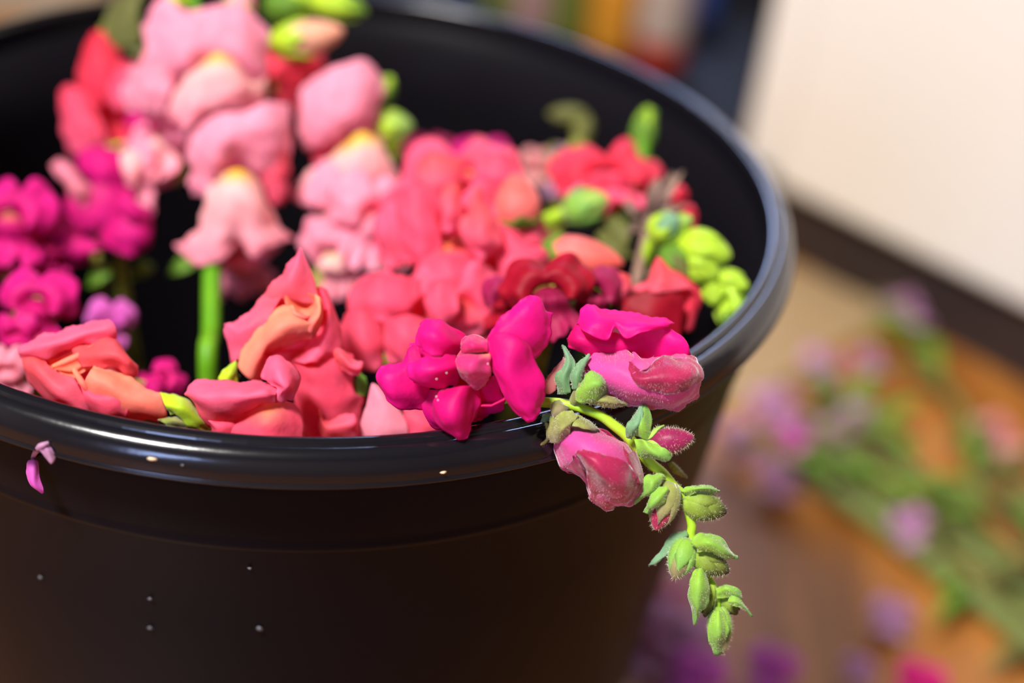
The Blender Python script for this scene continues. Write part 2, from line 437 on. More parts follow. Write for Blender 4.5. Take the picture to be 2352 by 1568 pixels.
plane('ceiling', [(X0, Y0, ZC), (X0, Y1, ZC), (X1, Y1, ZC), (X1, Y0, ZC)], 'ceiling_grey')
plane('wall_back', [(X0, Y1, 0), (X1, Y1, 0), (X1, Y1, ZC), (X0, Y1, ZC)], 'wall_dark')
plane('wall_left', [(X0, Y0, 0), (X0, Y1, 0), (X0, Y1, ZC), (X0, Y0, ZC)], 'wall_light')
plane('wall_right', [(X1, Y1, 0), (X1, Y0, 0), (X1, Y0, ZC), (X1, Y1, ZC)], 'wall_light')
plane('wall_front', [(X1, Y0, 0), (X0, Y0, 0), (X0, Y0, ZC), (X1, Y0, ZC)], 'wall_light')

# ------------------------------------------------------------------ bucket
bk = thing('bucket', (0, 0, 0.0), 'black glossy plastic bucket packed with cut snapdragons', 'bucket')
def revolve(name, prof, mat, parent, n=160, **kw):
    V = []; 
    for r, z in prof:
        for j in range(n):
            q = 2 * math.pi * j / n; V.append((r * math.cos(q), r * math.sin(q), z))
    return mesh_obj(name, V, gridfaces(len(prof), n, True), mat, parent, **kw)
def wall_r(z, o=0.0): return 0.1462 + (z - ZR) * 0.105 + o
prof = [(0.001, 0.004), (wall_r(0.0) - 0.003, 0.004), (wall_r(0.002), 0.006)]
ZL = 0.2655                                 # moulded line round the wall
for z in np.linspace(0.012, ZL - 0.002, 10): prof.append((wall_r(z), z))
prof += [(wall_r(ZL) + 0.0001, ZL - 0.0010), (wall_r(ZL) + 0.0004, ZL - 0.0004), (wall_r(ZL) + 0.0005, ZL + 0.0006), (wall_r(ZL) + 0.0003, ZL + 0.0016)]
for z in np.linspace(ZL + 0.003, 0.2915, 4): prof.append((wall_r(z) + 0.0002, z))
prof += [(0.1445, 0.2925)]
for z in np.linspace(0.291, 0.014, 10): prof.append((wall_r(z) - 0.0038, z))
prof += [(wall_r(0.01) - 0.005, 0.010), (0.001, 0.010)]
revolve('body', prof, 'black_plastic', bk)
rp = [(0.1414, 0.2860), (0.1420, 0.2940)]
rp += [(0.1439 - 0.0018 * math.cos(q), 0.2982 + 0.0018 * math.sin(q)) for q in np.radians(np.linspace(0, 88, 9))]
n0 = len(rp)
rp += [(0.1453, 0.2999), (0.1457, 0.2995), (0.1460, 0.2990)]
rp += [(0.1462 + 0.0051 * math.sin(q), 0.2920 + 0.0074 * math.cos(q)) for q in np.radians(np.linspace(4, 90, 16))]
rp += [(0.1517, 0.2919), (0.1517, 0.2914), (0.1505, 0.2909), (0.1485, 0.2912), (0.1450, 0.2925)]
rim = revolve('rim', rp, 'rim_plastic', bk)
for p_ in rim.data.polygons:
    if p_.index // 160 in (n0, n0 + 1): p_.use_smooth = False

# ------------------------------------------------------------------ the magenta spike hanging over the rim
C2 = (840, 640, 3.92); C3 = (1200, 660, 3.92); C4 = (1200, 880, 4.356); C5 = (1400, 1080, 3.408)
LR = lambda v, u: v
hero = thing('snapdragon_spike', (0.02, 0.03, 0.012), 'magenta snapdragon spike with hairy green buds hanging out over the black rim', 'flower')
def c4(x, y, d): return at(C4[0] + x / C4[2], C4[1] + y / C4[2], d)
def c5(x, y, d): return at(C5[0] + x / C5[2], C5[1] + y / C5[2], d)
hp = [np.array([0.02, 0.03, 0.012]), np.array([0.03, -0.03, 0.14]), np.array([0.045, -0.085, 0.25]), c4(-300, 190, .341), c4(230, 192, .3395), c4(480, 218, .3385), c4(760, 315, .338), c4(900, 410, .338), c4(1060, 545, .3385),
      c4(1250, 770, .339), c4(1400, 900, .3395), c4(1520, 1040, .340), c4(1610, 1130, .3405), c4(1660, 1260, .341), c4(1695, 1420, .3415), c5(640, 520, .342), c5(690, 700, .3425), c5(770, 830, .343), c5(840, 960, .3435), c5(850, 1110, .344)]
hst = tube('stem', hp, [0.0015] * 4 + [0.00125, 0.00125, 0.0012, 0.00125, 0.0013, 0.0013, 0.0013, 0.0012, 0.0013, 0.00125, 0.00115, 0.0011, 0.001, 0.0009, 0.0008, 0.0006], 'stem', hero, 12)
V_ = [c4(*q) for q in [(760, 315, .338), (900, 410, .338), (1060, 545, .3385), (1250, 770, .339), (1400, 900, .3395), (1520, 1040, .340), (1610, 1130, .3405), (1660, 1260, .341), (1695, 1420, .3415)]]
_t = tube('stem_fuzz_core', V_, [0.0011] * 3, 'stem', hst, 8)
hairs([_t], hst, 1100, 0.0008, seed=5)
bpy.data.objects.remove(_t)

# open floret
D = 0.329
f1 = mesh_obj('floret', *(lambda P: (P, gridfaces(6, 14, True)))(np.concatenate([
    [at(1112 + 20 * v, 860 + 25 * v, D + 0.002 + 0.013 * v) + (0.0075 - 0.004 * v) * (math.cos(q) * RT + math.sin(q) * UP) for q in np.linspace(0, 2 * math.pi, 14, endpoint=False)]
    for v in np.linspace(0, 1, 6)])), 'magenta', hero, np.zeros((84, 3)), 0.0005)
patch('upper_lip', [[(1100, 600, 0), (1103, 630, 0), (1106, 660, 0), (1110, 690, 0)],
                    [(1120, 490, 1), (1200, 500, 2.5), (1270, 560, 2.5), (1350, 650, 1)],
                    [(1200, 370, 1), (1310, 410, 3), (1420, 520, 2.5), (1510, 720, -1)],
                    [(1300, 275, 1), (1420, 330, 3), (1530, 450, 2), (1612, 630, -2)],
                    [(1400, 205, 0.5), (1500, 240, 2), (1590, 350, 1), (1655, 460, -2.5)],
                    [(1480, 140, 0), (1570, 165, 0), (1634, 280, -1), (1688, 312, -2.5)]], C2, D, 'magenta', f1, tint=lambda v, u: 0.3 + 0.7 * v)
patch('upper_lip', [[(1110, 560, 1), (1160, 500, 2), (1240, 478, 2.5), (1330, 480, 2)],
                    [(1100, 640, 2), (1220, 590, 4), (1380, 560, 4), (1470, 590, 2)],
                    [(1115, 740, 2), (1260, 720, 5), (1420, 700, 4), (1510, 730, 1)],
                    [(1160, 880, 2), (1300, 860, 5), (1460, 830, 3), (1600, 890, 0)],
                    [(1230, 1040, 1), (1350, 1030, 4), (1480, 990, 3), (1600, 1000, 0)],
                    [(1330, 1190, 0), (1420, 1140, 2.5), (1520, 1110, 2), (1612, 1060, -1)],
                    [(1430, 1280, -1), (1480, 1292, 0), (1530, 1255, 0), (1570, 1190, -1)]], C2, D, 'magenta', f1, tint=lambda v, u: 0.2 + 0.75 * v)
patch('lower_lobe', [[(905, 520, -4), (880, 590, -2), (820, 690, -1)], [(780, 440, -2), (770, 560, 2), (720, 690, 2)], [(670, 370, -1), (640, 520, 4), (620, 692, 3)],
                     [(570, 358, -2), (520, 490, 3), (520, 650, 2)], [(490, 410, -3), (445, 510, 0), (450, 590, 0)]], C2, D, 'magenta', f1)
patch('lower_lobe', [[(810, 690, 0), (850, 790, 2), (850, 900, 0), (830, 960, -1)], [(700, 680, 2), (720, 800, 5), (720, 900, 3), (720, 965, 1)],
                     [(560, 705, 3), (580, 820, 6), (590, 920, 4), (600, 990, 1)], [(470, 725, 3), (470, 820, 5), (490, 900, 4), (540, 985, 1)],
                     [(395, 770, 1), (385, 810, 2), (405, 870, 2), (440, 935, 0)]], C2, D, 'magenta', f1)
patch('lower_lobe', [[(720, 985, 0), (800, 980, 3), (900, 960, 3), (1010, 960, -2)], [(630, 1080, 2), (760, 1080, 5), (880, 1070, 4), (1020, 1060, -3)],
                     [(605, 1180, 2), (740, 1200, 6), (860, 1190, 5), (1000, 1170, -2)], [(630, 1300, 1), (740, 1300, 5), (850, 1300, 4), (965, 1270, -1)],
                     [(700, 1380, 0), (770, 1380, 2), (850, 1390, 2), (935, 1350, -1)], [(790, 1425, -1), (820, 1442, -.5), (855, 1440, -.5), (900, 1415, -1)]], C2, D, 'magenta', f1)
pa = patch('palate', [[(900, 520, -3), (980, 500, -2), (1090, 540, -3)], [(850, 610, 0), (960, 580, 4), (1100, 600, 2)], [(880, 660, 1), (980, 650, 3), (1100, 655, 1)],
                      [(900, 668, -3), (990, 672, -3), (1095, 672, -3)]], C2, D, 'palate_pink', f1, tint=lambda v, u: 0 * v)
pb = patch('palate', [[(890, 672, -3), (990, 676, -3), (1095, 680, -3)], [(840, 710, 2), (980, 700, 5), (1105, 690, 3)], [(815, 790, 2), (950, 790, 7), (1110, 770, 3)],
                      [(860, 880, 1), (960, 880, 5), (1130, 870, 2)], [(930, 960, -2), (980, 990, 0), (1060, 960, -1)]], C2, D, 'palate_pink', f1,
           yel=lambda v, u: np.clip(1 - np.abs(v - 0.2) * 6, 0, 1) * np.clip((u - 0.6) * 2.5, 0, 1))
hairs([pa, pb], f1, 260, 0.0005, 'hair_pink', 3)
patch('tube_side', [[(1010, 950, -2), (1080, 900, -1), (1150, 860, -1)], [(1020, 1060, -5), (1110, 1030, -4), (1210, 1010, -4)], [(1000, 1200, -8), (1130, 1150, -7), (1260, 1110, -7)],
                    [(960, 1290, -12), (1080, 1250, -11), (1180, 1200, -11)]], C2, D, 'magenta', f1)
simple_mat('dew', (235, 225, 235), 0.05, 0.8)
for dx, dy in [(638, 902), (728, 848), (636, 1060), (650, 1092), (1100, 766)]:
    c_ = at(C2[0] + dx / C2[2], C2[1] + dy / C2[2], D - 0.0072); V = []
    for i_ in range(6):
        for j_ in range(8):
            a_, b_ = math.pi * i_ / 5, 2 * math.pi * j_ / 8
            V.append(c_ + 0.00017 * np.array([math.sin(a_) * math.cos(b_), math.sin(a_) * math.sin(b_), math.cos(a_)]))
    mesh_obj('dew_drop', V, gridfaces(6, 8, True), 'dew', f1)
# floret behind it, lower on the spike
f0 = patch('floret', [[(480, 600, -6), (520, 800, -4), (560, 1000, -5), (600, 1180, -7)], [(400, 620, -6), (420, 800, -3), (440, 1000, -3), (470, 1190, -6)],
                      [(340, 740, -6), (300, 850, -2), (300, 1010, -2), (330, 1170, -5)], [(200, 770, -5), (180, 880, -2), (190, 1010, -2), (220, 1110, -4)],
                      [(120, 820, -5), (95, 900, -4), (100, 960, -4), (150, 1050, -5)]], C2, D, 'magenta', hero)
patch('lower_lobe', [[(520, 1000, -6), (640, 1000, -4), (800, 1000, -5)], [(515, 1120, -6), (640, 1150, -4), (800, 1150, -5)], [(560, 1260, -7), (660, 1290, -6), (800, 1290, -7)],
                     [(620, 1330, -9), (680, 1350, -9), (760, 1340, -9)]], C2, D, 'magenta', f0)
patch('upper_lip', [[(520, 1000, -9), (700, 950, -8), (900, 1000, -9)], [(430, 800, -9), (650, 760, -9), (850, 800, -10)], [(400, 590, -8), (560, 560, -9), (760, 560, -10)]], C2, D, 'magenta', f0)

# half open floret with folded velvety lip
D = 0.337
f2 = patch('floret', [[(560, 650, -4), (600, 720, 0), (640, 800, 1), (680, 880, 0), (740, 960, -3)], [(680, 610, -3), (720, 700, 2), (760, 800, 4), (800, 910, 3), (850, 1010, -2)],
                      [(820, 590, -3), (850, 690, 4), (880, 800, 6), (920, 950, 4), (960, 1060, -2)], [(950, 585, -3), (1000, 690, 4), (1040, 830, 7), (1080, 980, 5), (1120, 1075, -2)],
                      [(1080, 640, -3), (1120, 740, 4), (1200, 860, 7), (1240, 1000, 5), (1270, 1090, -3)], [(1250, 640, -3), (1290, 740, 4), (1340, 880, 7), (1380, 1010, 4), (1390, 1100, -3)],
                      [(1400, 620, -3), (1440, 720, 3), (1480, 850, 5), (1490, 970, 3), (1500, 1050, -3)], [(1520, 610, -4), (1570, 700, 0), (1610, 810, 1), (1595, 900, 0), (1570, 990, -4)]], C3, D, 'bud_pink', hero,
           label='mauve pink tube of a half open floret')
fl = patch('folded_lip', [[(955, 665, 4), (952, 700, 5), (950, 740, 5.5), (955, 790, 5)], [(1080, 745, 6), (1060, 770, 7), (1030, 820, 7.5), (1040, 880, 6.8)],
                          [(1150, 690, 5), (1160, 760, 8), (1160, 840, 9), (1170, 920, 7)], [(1220, 650, 3), (1270, 740, 8), (1290, 840, 9.5), (1310, 955, 7)],
                          [(1360, 635, 2), (1400, 720, 7), (1420, 830, 8.5), (1430, 945, 6)], [(1470, 620, 0), (1510, 700, 5), (1530, 800, 6), (1530, 915, 4)],
                          [(1530, 612, -3), (1590, 700, 0), (1612, 800, 1), (1600, 860, 0)]], C3, D, 'bud_maroon', f2, wobble=0.0004, label='velvety maroon folded lip')
patch('folded_lip', [[(990, 600, -1), (1000, 640, 2), (955, 670, 4)], [(1060, 630, 1), (1050, 690, 4), (960, 745, 5.2)], [(1150, 690, 4), (1085, 742, 6), (1000, 790, 6.5)]], C3, D, 'bud_pink', f2)
patch('upper_lip', [[(490, 330, -4), (500, 330, -4), (505, 335, -4)], [(560, 200, -5), (570, 320, 0), (560, 395, 1)], [(640, 142, -6), (660, 300, 1), (680, 458, 2)],
                    [(720, 180, -6), (750, 300, 1), (775, 470, 2)], [(820, 216, -6), (820, 280, 0), (830, 352, 1)], [(950, 215, -6), (940, 330, 1), (930, 460, 2)],
                    [(1070, 230, -6), (1060, 330, 1), (1060, 412, 2)], [(1200, 270, -5), (1200, 330, 0), (1210, 375, 0)], [(1365, 322, -4), (1368, 325, -4), (1366, 328, -4)]], C3, D, 'magenta', f2, tint=lambda v, u: 1 - 0.4 * u)
patch('upper_lip', [[(405, 470, -6), (405, 490, -6), (420, 530, -6)], [(500, 330, -5), (500, 470, -2), (520, 590, -4)], [(700, 400, -4), (700, 510, -2), (700, 640, -4)],
                    [(950, 400, -4), (960, 520, -3), (960, 640, -5)], [(1180, 370, -4), (1180, 500, -5), (1180, 690, -7)], [(1330, 370, -4), (1360, 500, -3), (1340, 690, -5)],
                    [(1440, 440, -4), (1480, 530, -3), (1460, 660, -4)], [(1490, 530, -5), (1515, 590, -4), (1520, 640, -5)]], C3, D, 'magenta', f2)
patch('tube_back', [[(560, 650, -4), (560, 800, -10), (740, 960, -3)], [(820, 590, -3), (860, 800, -13), (960, 1060, -2)], [(1080, 640, -3), (1180, 860, -13), (1270, 1090, -3)],
                    [(1400, 620, -3), (1450, 850, -11), (1500, 1050, -3)], [(1520, 610, -4), (1580, 800, -6), (1570, 990, -4)]], C3, D, 'bud_pink', f2)
hairs([f2], f2, 1300, 0.0007, 'hair_pink', 11); hairs([fl], f2, 800, 0.0006, 'hair_pink', 12)
sA = patch('sepal', [[(310, 960, -1), (370, 960, 1), (430, 940, 1)], [(300, 830, 0), (370, 830, 2), (430, 830, 1)], [(360, 720, 1), (410, 720, 2.5), (470, 730, 1)], [(380, 620, 0), (415, 630, 1), (460, 650, 0)],
                     [(355, 520, -1), (365, 510, -1), (395, 530, -1)]], C3, D, 'sepal_cool', f2)
sB = patch('sepal', [[(430, 920, 1), (480, 920, 2.5), (540, 880, 1)], [(430, 800, 1), (490, 780, 3), (570, 740, 1)], [(500, 680, 0), (545, 680, 1), (585, 680, 0)], [(590, 605, -1), (598, 604, -1), (605, 606, -1)]], C3, D, 'sepal_cool', f2)
sC = patch('sepal', [[(500, 880, 2), (485, 940, 3), (490, 1000, 2)], [(560, 790, 3), (570, 900, 6), (560, 1035, 3)], [(640, 765, 3), (650, 880, 7), (640, 1045, 3)], [(710, 795, 3), (720, 880, 6), (690, 1020, 3)],
                     [(762, 830, 1), (755, 890, 2), (745, 930, 1)]], C3, D, 'sepal', f2)
sD = patch('sepal', [[(590, 1000, 1), (590, 1030, 2), (600, 1060, 1)], [(700, 970, 2), (720, 1020, 4), (720, 1075, 2)], [(820, 990, 2), (830, 1040, 3.5), (830, 1088, 1)], [(945, 1040, 0), (946, 1046, 0), (945, 1052, 0)]], C3, D, 'sepal_olive', f2)
sE = patch('sepal', [[(190, 950, -3), (240, 960, -2), (300, 920, -2)], [(180, 890, -3), (240, 870, -2), (310, 840, -2)], [(250, 760, -3), (300, 750, -2), (340, 740, -2)], [(370, 630, -3), (380, 632, -3), (390, 640, -3)]], C3, D, 'dusty', f2)
hairs([sA, sB, sC, sD, sE], f2, 1300, 0.0007, 'hair', 13)
tube('pedicel', [at(1318, 925, .3385), at(1330, 905, .336), at(1345, 890, .335)], [0.0014, 0.0017, 0.0022], 'sepal_olive', f2, 8)

# fat bud hanging under the stem
D = 0.336
b1 = patch('bud', [[(310, 610, -3), (340, 560, 1), (390, 500, 2), (440, 450, 1), (480, 435, -3)], [(340, 720, -3), (420, 640, 3), (520, 560, 5), (600, 480, 3), (650, 445, -3)],
                   [(400, 850, -3), (500, 760, 4), (620, 650, 7), (740, 540, 4), (800, 485, -3)], [(540, 925, -3), (620, 850, 4), (750, 740, 8), (900, 620, 5), (960, 575, -3)],
                   [(650, 980, -3), (720, 920, 4), (860, 830, 8), (1010, 720, 4), (1090, 670, -3)], [(665, 1080, -3), (760, 1040, 4), (900, 960, 8), (1080, 850, 4), (1180, 820, -3)],
                   [(680, 1160, -4), (790, 1130, 3), (940, 1080, 6), (1110, 1000, 3), (1208, 960, -3)], [(800, 1230, -4), (850, 1200, 1), (960, 1180, 3), (1100, 1120, 1), (1190, 1090, -4)],
                   [(850, 1240, -5), (880, 1220, -3), (960, 1215, -2), (1070, 1200, -3), (1130, 1170, -5)]], C4, D, 'bud_pink', hero, label='fat pink bud with a maroon folded lip')
fb = patch('folded_lip', [[(540, 670, 6), (530, 690, 6.5), (515, 715, 6)], [(620, 652, 8), (600, 710, 9), (585, 790, 7)], [(730, 680, 9.5), (690, 780, 10.5), (640, 890, 7)], [(860, 735, 10), (800, 880, 11), (662, 1000, 3)],
                          [(980, 760, 9), (900, 950, 10.5), (665, 1090, 1)], [(1070, 830, 7), (960, 1020, 9.5), (680, 1160, -1)], [(1130, 920, 5), (1000, 1110, 7), (780, 1225, -2)],
                          [(1150, 1000, 3), (1040, 1150, 4), (850, 1262, -3)], [(1110, 1100, 1), (1050, 1170, 1), (940, 1216, -3)]], C4, D, 'bud_maroon', b1, wobble=0.0004)
patch('folded_lip', [[(515, 720, 5), (540, 720, 5.5), (560, 740, 6)], [(470, 810, 3), (530, 810, 4.5), (610, 830, 5.5)], [(450, 855, 1), (520, 900, 2), (640, 930, 2)]], C4, D, 'bud_wine', b1)
fr = patch('folded_lip', [[(1000, 640, 4), (1060, 690, 4.5), (1110, 680, 0)], [(1040, 740, 6), (1100, 790, 5.5), (1180, 800, 0)], [(1090, 850, 6), (1140, 900, 5), (1207, 920, 0)], [(1140, 950, 4), (1165, 1000, 3), (1205, 1020, -1)]], C4, D, 'bud_maroon', b1)
patch('bud_back', [[(310, 610, -3), (380, 520, -8), (480, 435, -3)], [(400, 850, -3), (600, 660, -13), (800, 485, -3)], [(650, 980, -3), (860, 830, -14), (1090, 670, -3)],
                   [(680, 1160, -4), (940, 1080, -12), (1208, 960, -3)], [(850, 1240, -5), (960, 1200, -8), (1130, 1170, -5)]], C4, D, 'bud_maroon', b1)
hairs([b1, fb, fr], b1, 1900, 0.0006, 'hair_pink', 21)
q1 = patch('sepal', [[(290, 300, -1), (400, 270, 1), (500, 280, 1)], [(280, 400, 1), (380, 390, 5), (560, 330, 3)], [(270, 500, 1), (370, 490, 6), (480, 400, 5)], [(300, 580, 0), (370, 600, 3), (450, 530, 3)]], C4, D, 'sepal_olive', b1)
q2 = patch('sepal', [[(440, 290, 1), (440, 360, 4), (440, 430, 4)], [(600, 340, 1), (590, 390, 4), (580, 445, 5)], [(700, 410, 0), (690, 440, 3), (680, 462, 3.5)], [(785, 468, -1), (786, 470, -1), (785, 474, -1)]], C4, D, 'sepal_olive', b1)
q3 = patch('sepal', [[(230, 280, -4), (260, 290, -3), (290, 310, -3)], [(150, 400, -4), (200, 400, -3), (250, 420, -3)], [(160, 520, -4), (220, 520, -3), (270, 540, -3)], [(190, 660, -5), (240, 670, -4), (310, 660, -4)], [(180, 800, -6), (200, 805, -6), (235, 790, -6)]], C4, D, 'sepal_cool', b1)
q4 = patch('sepal', [[(220, 400, -2), (250, 400, -1), (280, 410, -2)], [(220, 540, -2), (245, 545, -1), (265, 560, -2)], [(170, 590, -2), (180, 605, -1), (200, 615, -2)], [(100, 630, -3), (100, 634, -3), (102, 637, -3)]], C4, D, 'sepal_olive', b1)
hairs([q1, q2, q3, q4], b1, 1000, 0.0007, 'hair', 22)
tube('pedicel', [at(1285, 928, .3395), at(1280, 938, .3365), at(1290, 950, .335)], [0.0014, 0.0018, 0.0024], 'sepal_olive', b1, 8)

# small buds down to the tip of the spike
def hbud(p0, p1, wpx, crop, d, dt=0.0, **kw):
    A = at(crop[0] + p0[0] / crop[2], crop[1] + p0[1] / crop[2], d)
    B = at(crop[0] + p1[0] / crop[2], crop[1] + p1[1] / crop[2], d - dt)
    return bud(hero, A, B, wpx / crop[2] * d / FPX, **kw)
def hleaf(rows, crop, d, mat='sepal', parent=None, n=130, seed=1):
    o = patch('bract', rows, crop, d, mat, parent or hero)
    hairs([o], o, n * 2, 0.00055, 'hair', seed)
    return o
o = hbud((1230, 620), (1718, 535), 280, C4, .3365, 0.003, body='bud_wine', cal='sepal_pale', nsep=3, cover=0.48, phase=0.4, fuzz=480, wid=1.3)
hleaf([[(1130, 560, 1), (1200, 560, 4), (1290, 580, 3)], [(1150, 640, 2), (1260, 650, 5), (1370, 640, 4)], [(1200, 720, 1), (1330, 720, 5), (1460, 690, 4)], [(1330, 770, 0), (1430, 775, 3), (1500, 730, 3)]], C4, .336, 'sepal', n=160, seed=31)
hleaf([[(1140, 520, 1), (1200, 560, 2.5), (1280, 600, 1)], [(1130, 440, 2), (1190, 440, 4), (1290, 470, 2)], [(1150, 330, 1), (1210, 350, 3), (1285, 370, 1)], [(1195, 215, 0), (1210, 205, 0), (1245, 230, 0)]], C4, .336, 'sepal', seed=32)
hleaf([[(1040, 540, 0), (1060, 550, 1), (1080, 545, 0)], [(1045, 440, 2), (1100, 460, 3.5), (1160, 470, 2.5)], [(1090, 350, 1.5), (1150, 380, 3.5), (1190, 380, 3)], [(1190, 230, 0), (1195, 225, 0), (1205, 225, 0)]], C4, .3355, 'sepal_cool', seed=33)
hleaf([[(1450, 800, -4), (1480, 780, -3), (1510, 780, -4)], [(1520, 900, -4), (1560, 870, -3), (1590, 850, -4)], [(1655, 950, -5), (1658, 948, -5), (1660, 942, -5)]], C4, .342, 'sepal_olive', seed=34)
# pink tipped bud
hbud((480, 110), (360, 470), 215, C5, .339, 0.002, body='bud_maroon', cal='sepal_olive', cover=0.9, phase=1.0, fuzz=420, wid=1.25, curl=0.02)
hleaf([[(440, 110, 3), (460, 140, 4), (470, 160, 2)], [(350, 160, 4), (400, 200, 6), (440, 230, 4)], [(290, 260, 4), (340, 270, 5.5), (385, 270, 4)], [(262, 320, 2), (290, 330, 3), (320, 325, 2)]], C5, .3385, 'sepal', seed=35)
hleaf([[(380, 20, 1), (420, 30, 2), (440, 60, 1)], [(280, 60, 3), (340, 90, 5), (400, 110, 3)], [(270, 150, 3), (310, 170, 4.5), (340, 185, 3)], [(185, 252, 0), (190, 254, 0), (200, 250, 0)]], C5, .3385, 'sepal', seed=36)
# right bud
hbud((590, 230), (918, 330), 230, C5, .341, 0.002, body='sepal_brown', cal='sepal_brown', cover=0.92, phase=0.3, fuzz=520, curl=-0.15, wid=1.2)
hleaf([[(560, 160, 0), (590, 170, 1), (620, 200, 0)], [(640, 130, 1), (680, 140, 3), (700, 165, 2)], [(740, 122, 1), (780, 145, 3), (800, 165, 1)], [(865, 155, 0), (868, 160, 0), (866, 168, 0)]], C5, .339, 'sepal', seed=37)
# left and right buds lower
hbud((610, 560), (505, 850), 205, C5, .341, 0.004, body='sepal_olive', cal='sepal', cover=0.93, phase=0.9, fuzz=420, curl=-0.1, wid=1.2)
hleaf([[(590, 470, 0), (610, 500, 1), (600, 540, 0)], [(490, 500, 0), (530, 560, 2), (540, 590, 1)], [(420, 600, 0), (450, 650, 1.5), (450, 660, 1)], [(302, 742, -2), (305, 744, -2), (310, 740, -2)]], C5, .342, 'sepal_cool', seed=38)
hbud((670, 640), (935, 800), 205, C5, .341, 0.003, body='sepal_brown', cal='sepal_brown', cover=0.93, phase=0.2, fuzz=420, curl=-0.1, wid=1.2)
hleaf([[(650, 570, 2), (680, 590, 3), (700, 620, 2)], [(700, 490, 2), (770, 570, 6), (790, 650, 4)], [(830, 520, 2), (860, 600, 5.5), (880, 685, 3)], [(930, 610, 1), (940, 650, 3), (945, 685, 1)], [(990, 680, -1), (994, 683, -1), (990, 686, -1)]], C5, .3385, 'sepal', n=200, seed=39)
hleaf([[(685, 780, 1), (720, 770, 2), (760, 800, 1)], [(620, 880, 2), (700, 880, 4.5), (790, 890, 2)], [(610, 980, 2), (700, 990, 5), (790, 970, 2)], [(640, 1090, 1), (690, 1100, 3.5), (730, 1080, 1)], [(660, 1205, 0), (665, 1208, 0), (670, 1205, 0)]], C5, .3395, 'sepal', n=240, seed=40)
hbud((790, 900), (745, 1150), 110, C5, .3425, 0.0, body='sepal_brown', cal='sepal_brown', cover=0.9, fuzz=150)
hleaf([[(830, 930, 0), (840, 960, 1), (840, 990, 0)], [(900, 890, 1), (920, 930, 2.5), (930, 1000, 1)], [(990, 930, 1), (1000, 970, 2), (990, 1010, 1)], [(1040, 1010, -1), (1030, 1030, -1), (1000, 1030, -1)]], C5, .342, 'sepal', seed=41)
hleaf([[(940, 1010, 1), (930, 1030, 1.5), (950, 1040, 1)], [(1010, 1010, 1), (1010, 1040, 2), (1005, 1060, 1)], [(1115, 1132, -1), (1112, 1136, -1), (1105, 1134, -1)]], C5, .341, 'sepal', seed=42)
hbud((900, 980), (1000, 1130), 120, C5, .3445, 0.0, body='sepal_brown', cal='sepal_brown', cover=0.9, fuzz=120)
hbud((850, 1080), (885, 1440), 175, C5, .3435, 0.002, body='sepal_olive', cal='sepal', cover=0.98, phase=0.5, fuzz=420, curl=-0.35, wid=1.1)
hleaf([[(830, 1100, 2), (855, 1090, 3), (890, 1110, 2)], [(775, 1220, 3), (850, 1220, 5.5), (920, 1220, 3)], [(780, 1310, 3), (850, 1320, 5), (910, 1310, 3)], [(820, 1430, 1), (850, 1440, 1.5), (880, 1435, 1)]], C5, .342, 'sepal', n=220, seed=43)

# ------------------------------------------------------------------ the other cut stems standing in the bucket
def spike(label, pts, mat='stem_green', r=0.0016, foot=None, r1=None):
    """pts: (px, py, depth) from the tip down; the stem then runs to the bucket's bottom"""
    P = [at(*q) for q in pts]
    low = P[-1]; ang = math.atan2(low[1], low[0]); rr = min(0.095, math.hypot(low[0], low[1]) * 0.75)
    ft = np.array(foot) if foot is not None else np.array([rr * math.cos(ang), rr * math.sin(ang), 0.0115])
    t = thing('snapdragon_spike', ft, label, 'flower', None)
    allp = [ft] + [low * 0.45 + ft * 0.55 + np.array([0, 0, 0.01])] + P[::-1]
    tube('stem', allp, [r, r, r1 or r * 0.55], mat, t, 9)
    return t, cr(allp, 80)
def B(o, p0, p1, wpx, d, d1=None, **kw):
    return bud(o, at(p0[0], p0[1], d), at(p1[0], p1[1], d1 if d1 is not None else d), wpx * d / FPX, **kw)
PX = (0, 0, 1.0)

def petals(t, d, items):
    for rows, dz, mm in items: patch('petal', rows, PX, d - dz / 1000, mm, t, ruf=.8)

# --- front coral florets, close behind the front rim
K1 = (0, 700, 3.136); K2 = (400, 550, 3.136)
t, S = spike('coral snapdragon with one floret lying sideways against the front rim', [(520, 985, .352), (560, 1060, .362)], r=0.0016)
D = 0.350
g = patch('floret', [[(1160, 640, 0), (1180, 710, 2), (1200, 790, 1), (1150, 840, -3)], [(1030, 580, 0), (1040, 680, 4), (1060, 780, 3), (1000, 840, -3)], [(900, 510, 0), (880, 620, 5), (880, 740, 4), (860, 830, -2)],
                     [(800, 440, -1), (740, 540, 5), (700, 660, 4), (720, 800, -1)], [(700, 430, -2), (640, 500, 4), (600, 600, 3), (640, 740, 0)]], K1, D, 'coral_tube', t, tint=lambda v, u: np.clip(0.15 + 0.8 * u + 0.2 * (1 - v), 0, 1))
patch('upper_lip', [[(520, 300, -3), (540, 370, -1), (600, 450, 0)], [(660, 270, -2), (680, 360, 3), (700, 440, 1)], [(780, 225, -2), (830, 350, 4), (820, 450, 1)], [(880, 290, -3), (920, 410, 3), (900, 510, 0)], [(960, 410, -4), (990, 480, -1), (960, 545, -2)]], K1, D, 'coral_pink', g, tint=lambda v, u: 0.2 * v)
patch('upper_lip', [[(130, 320, -3), (135, 345, -2), (155, 378, -3)], [(260, 245, -4), (270, 300, 0), (330, 395, -2)], [(430, 185, -5), (440, 260, 0), (470, 325, -2)], [(600, 140, -5), (610, 200, 0), (620, 280, -2)], [(740, 105, -5), (750, 170, 0), (780, 265, -2)], [(805, 130, -4), (822, 180, -2), (845, 240, -3)]], K1, D, 'coral_pink', g, tint=lambda v, u: 1 - 0.4 * u)
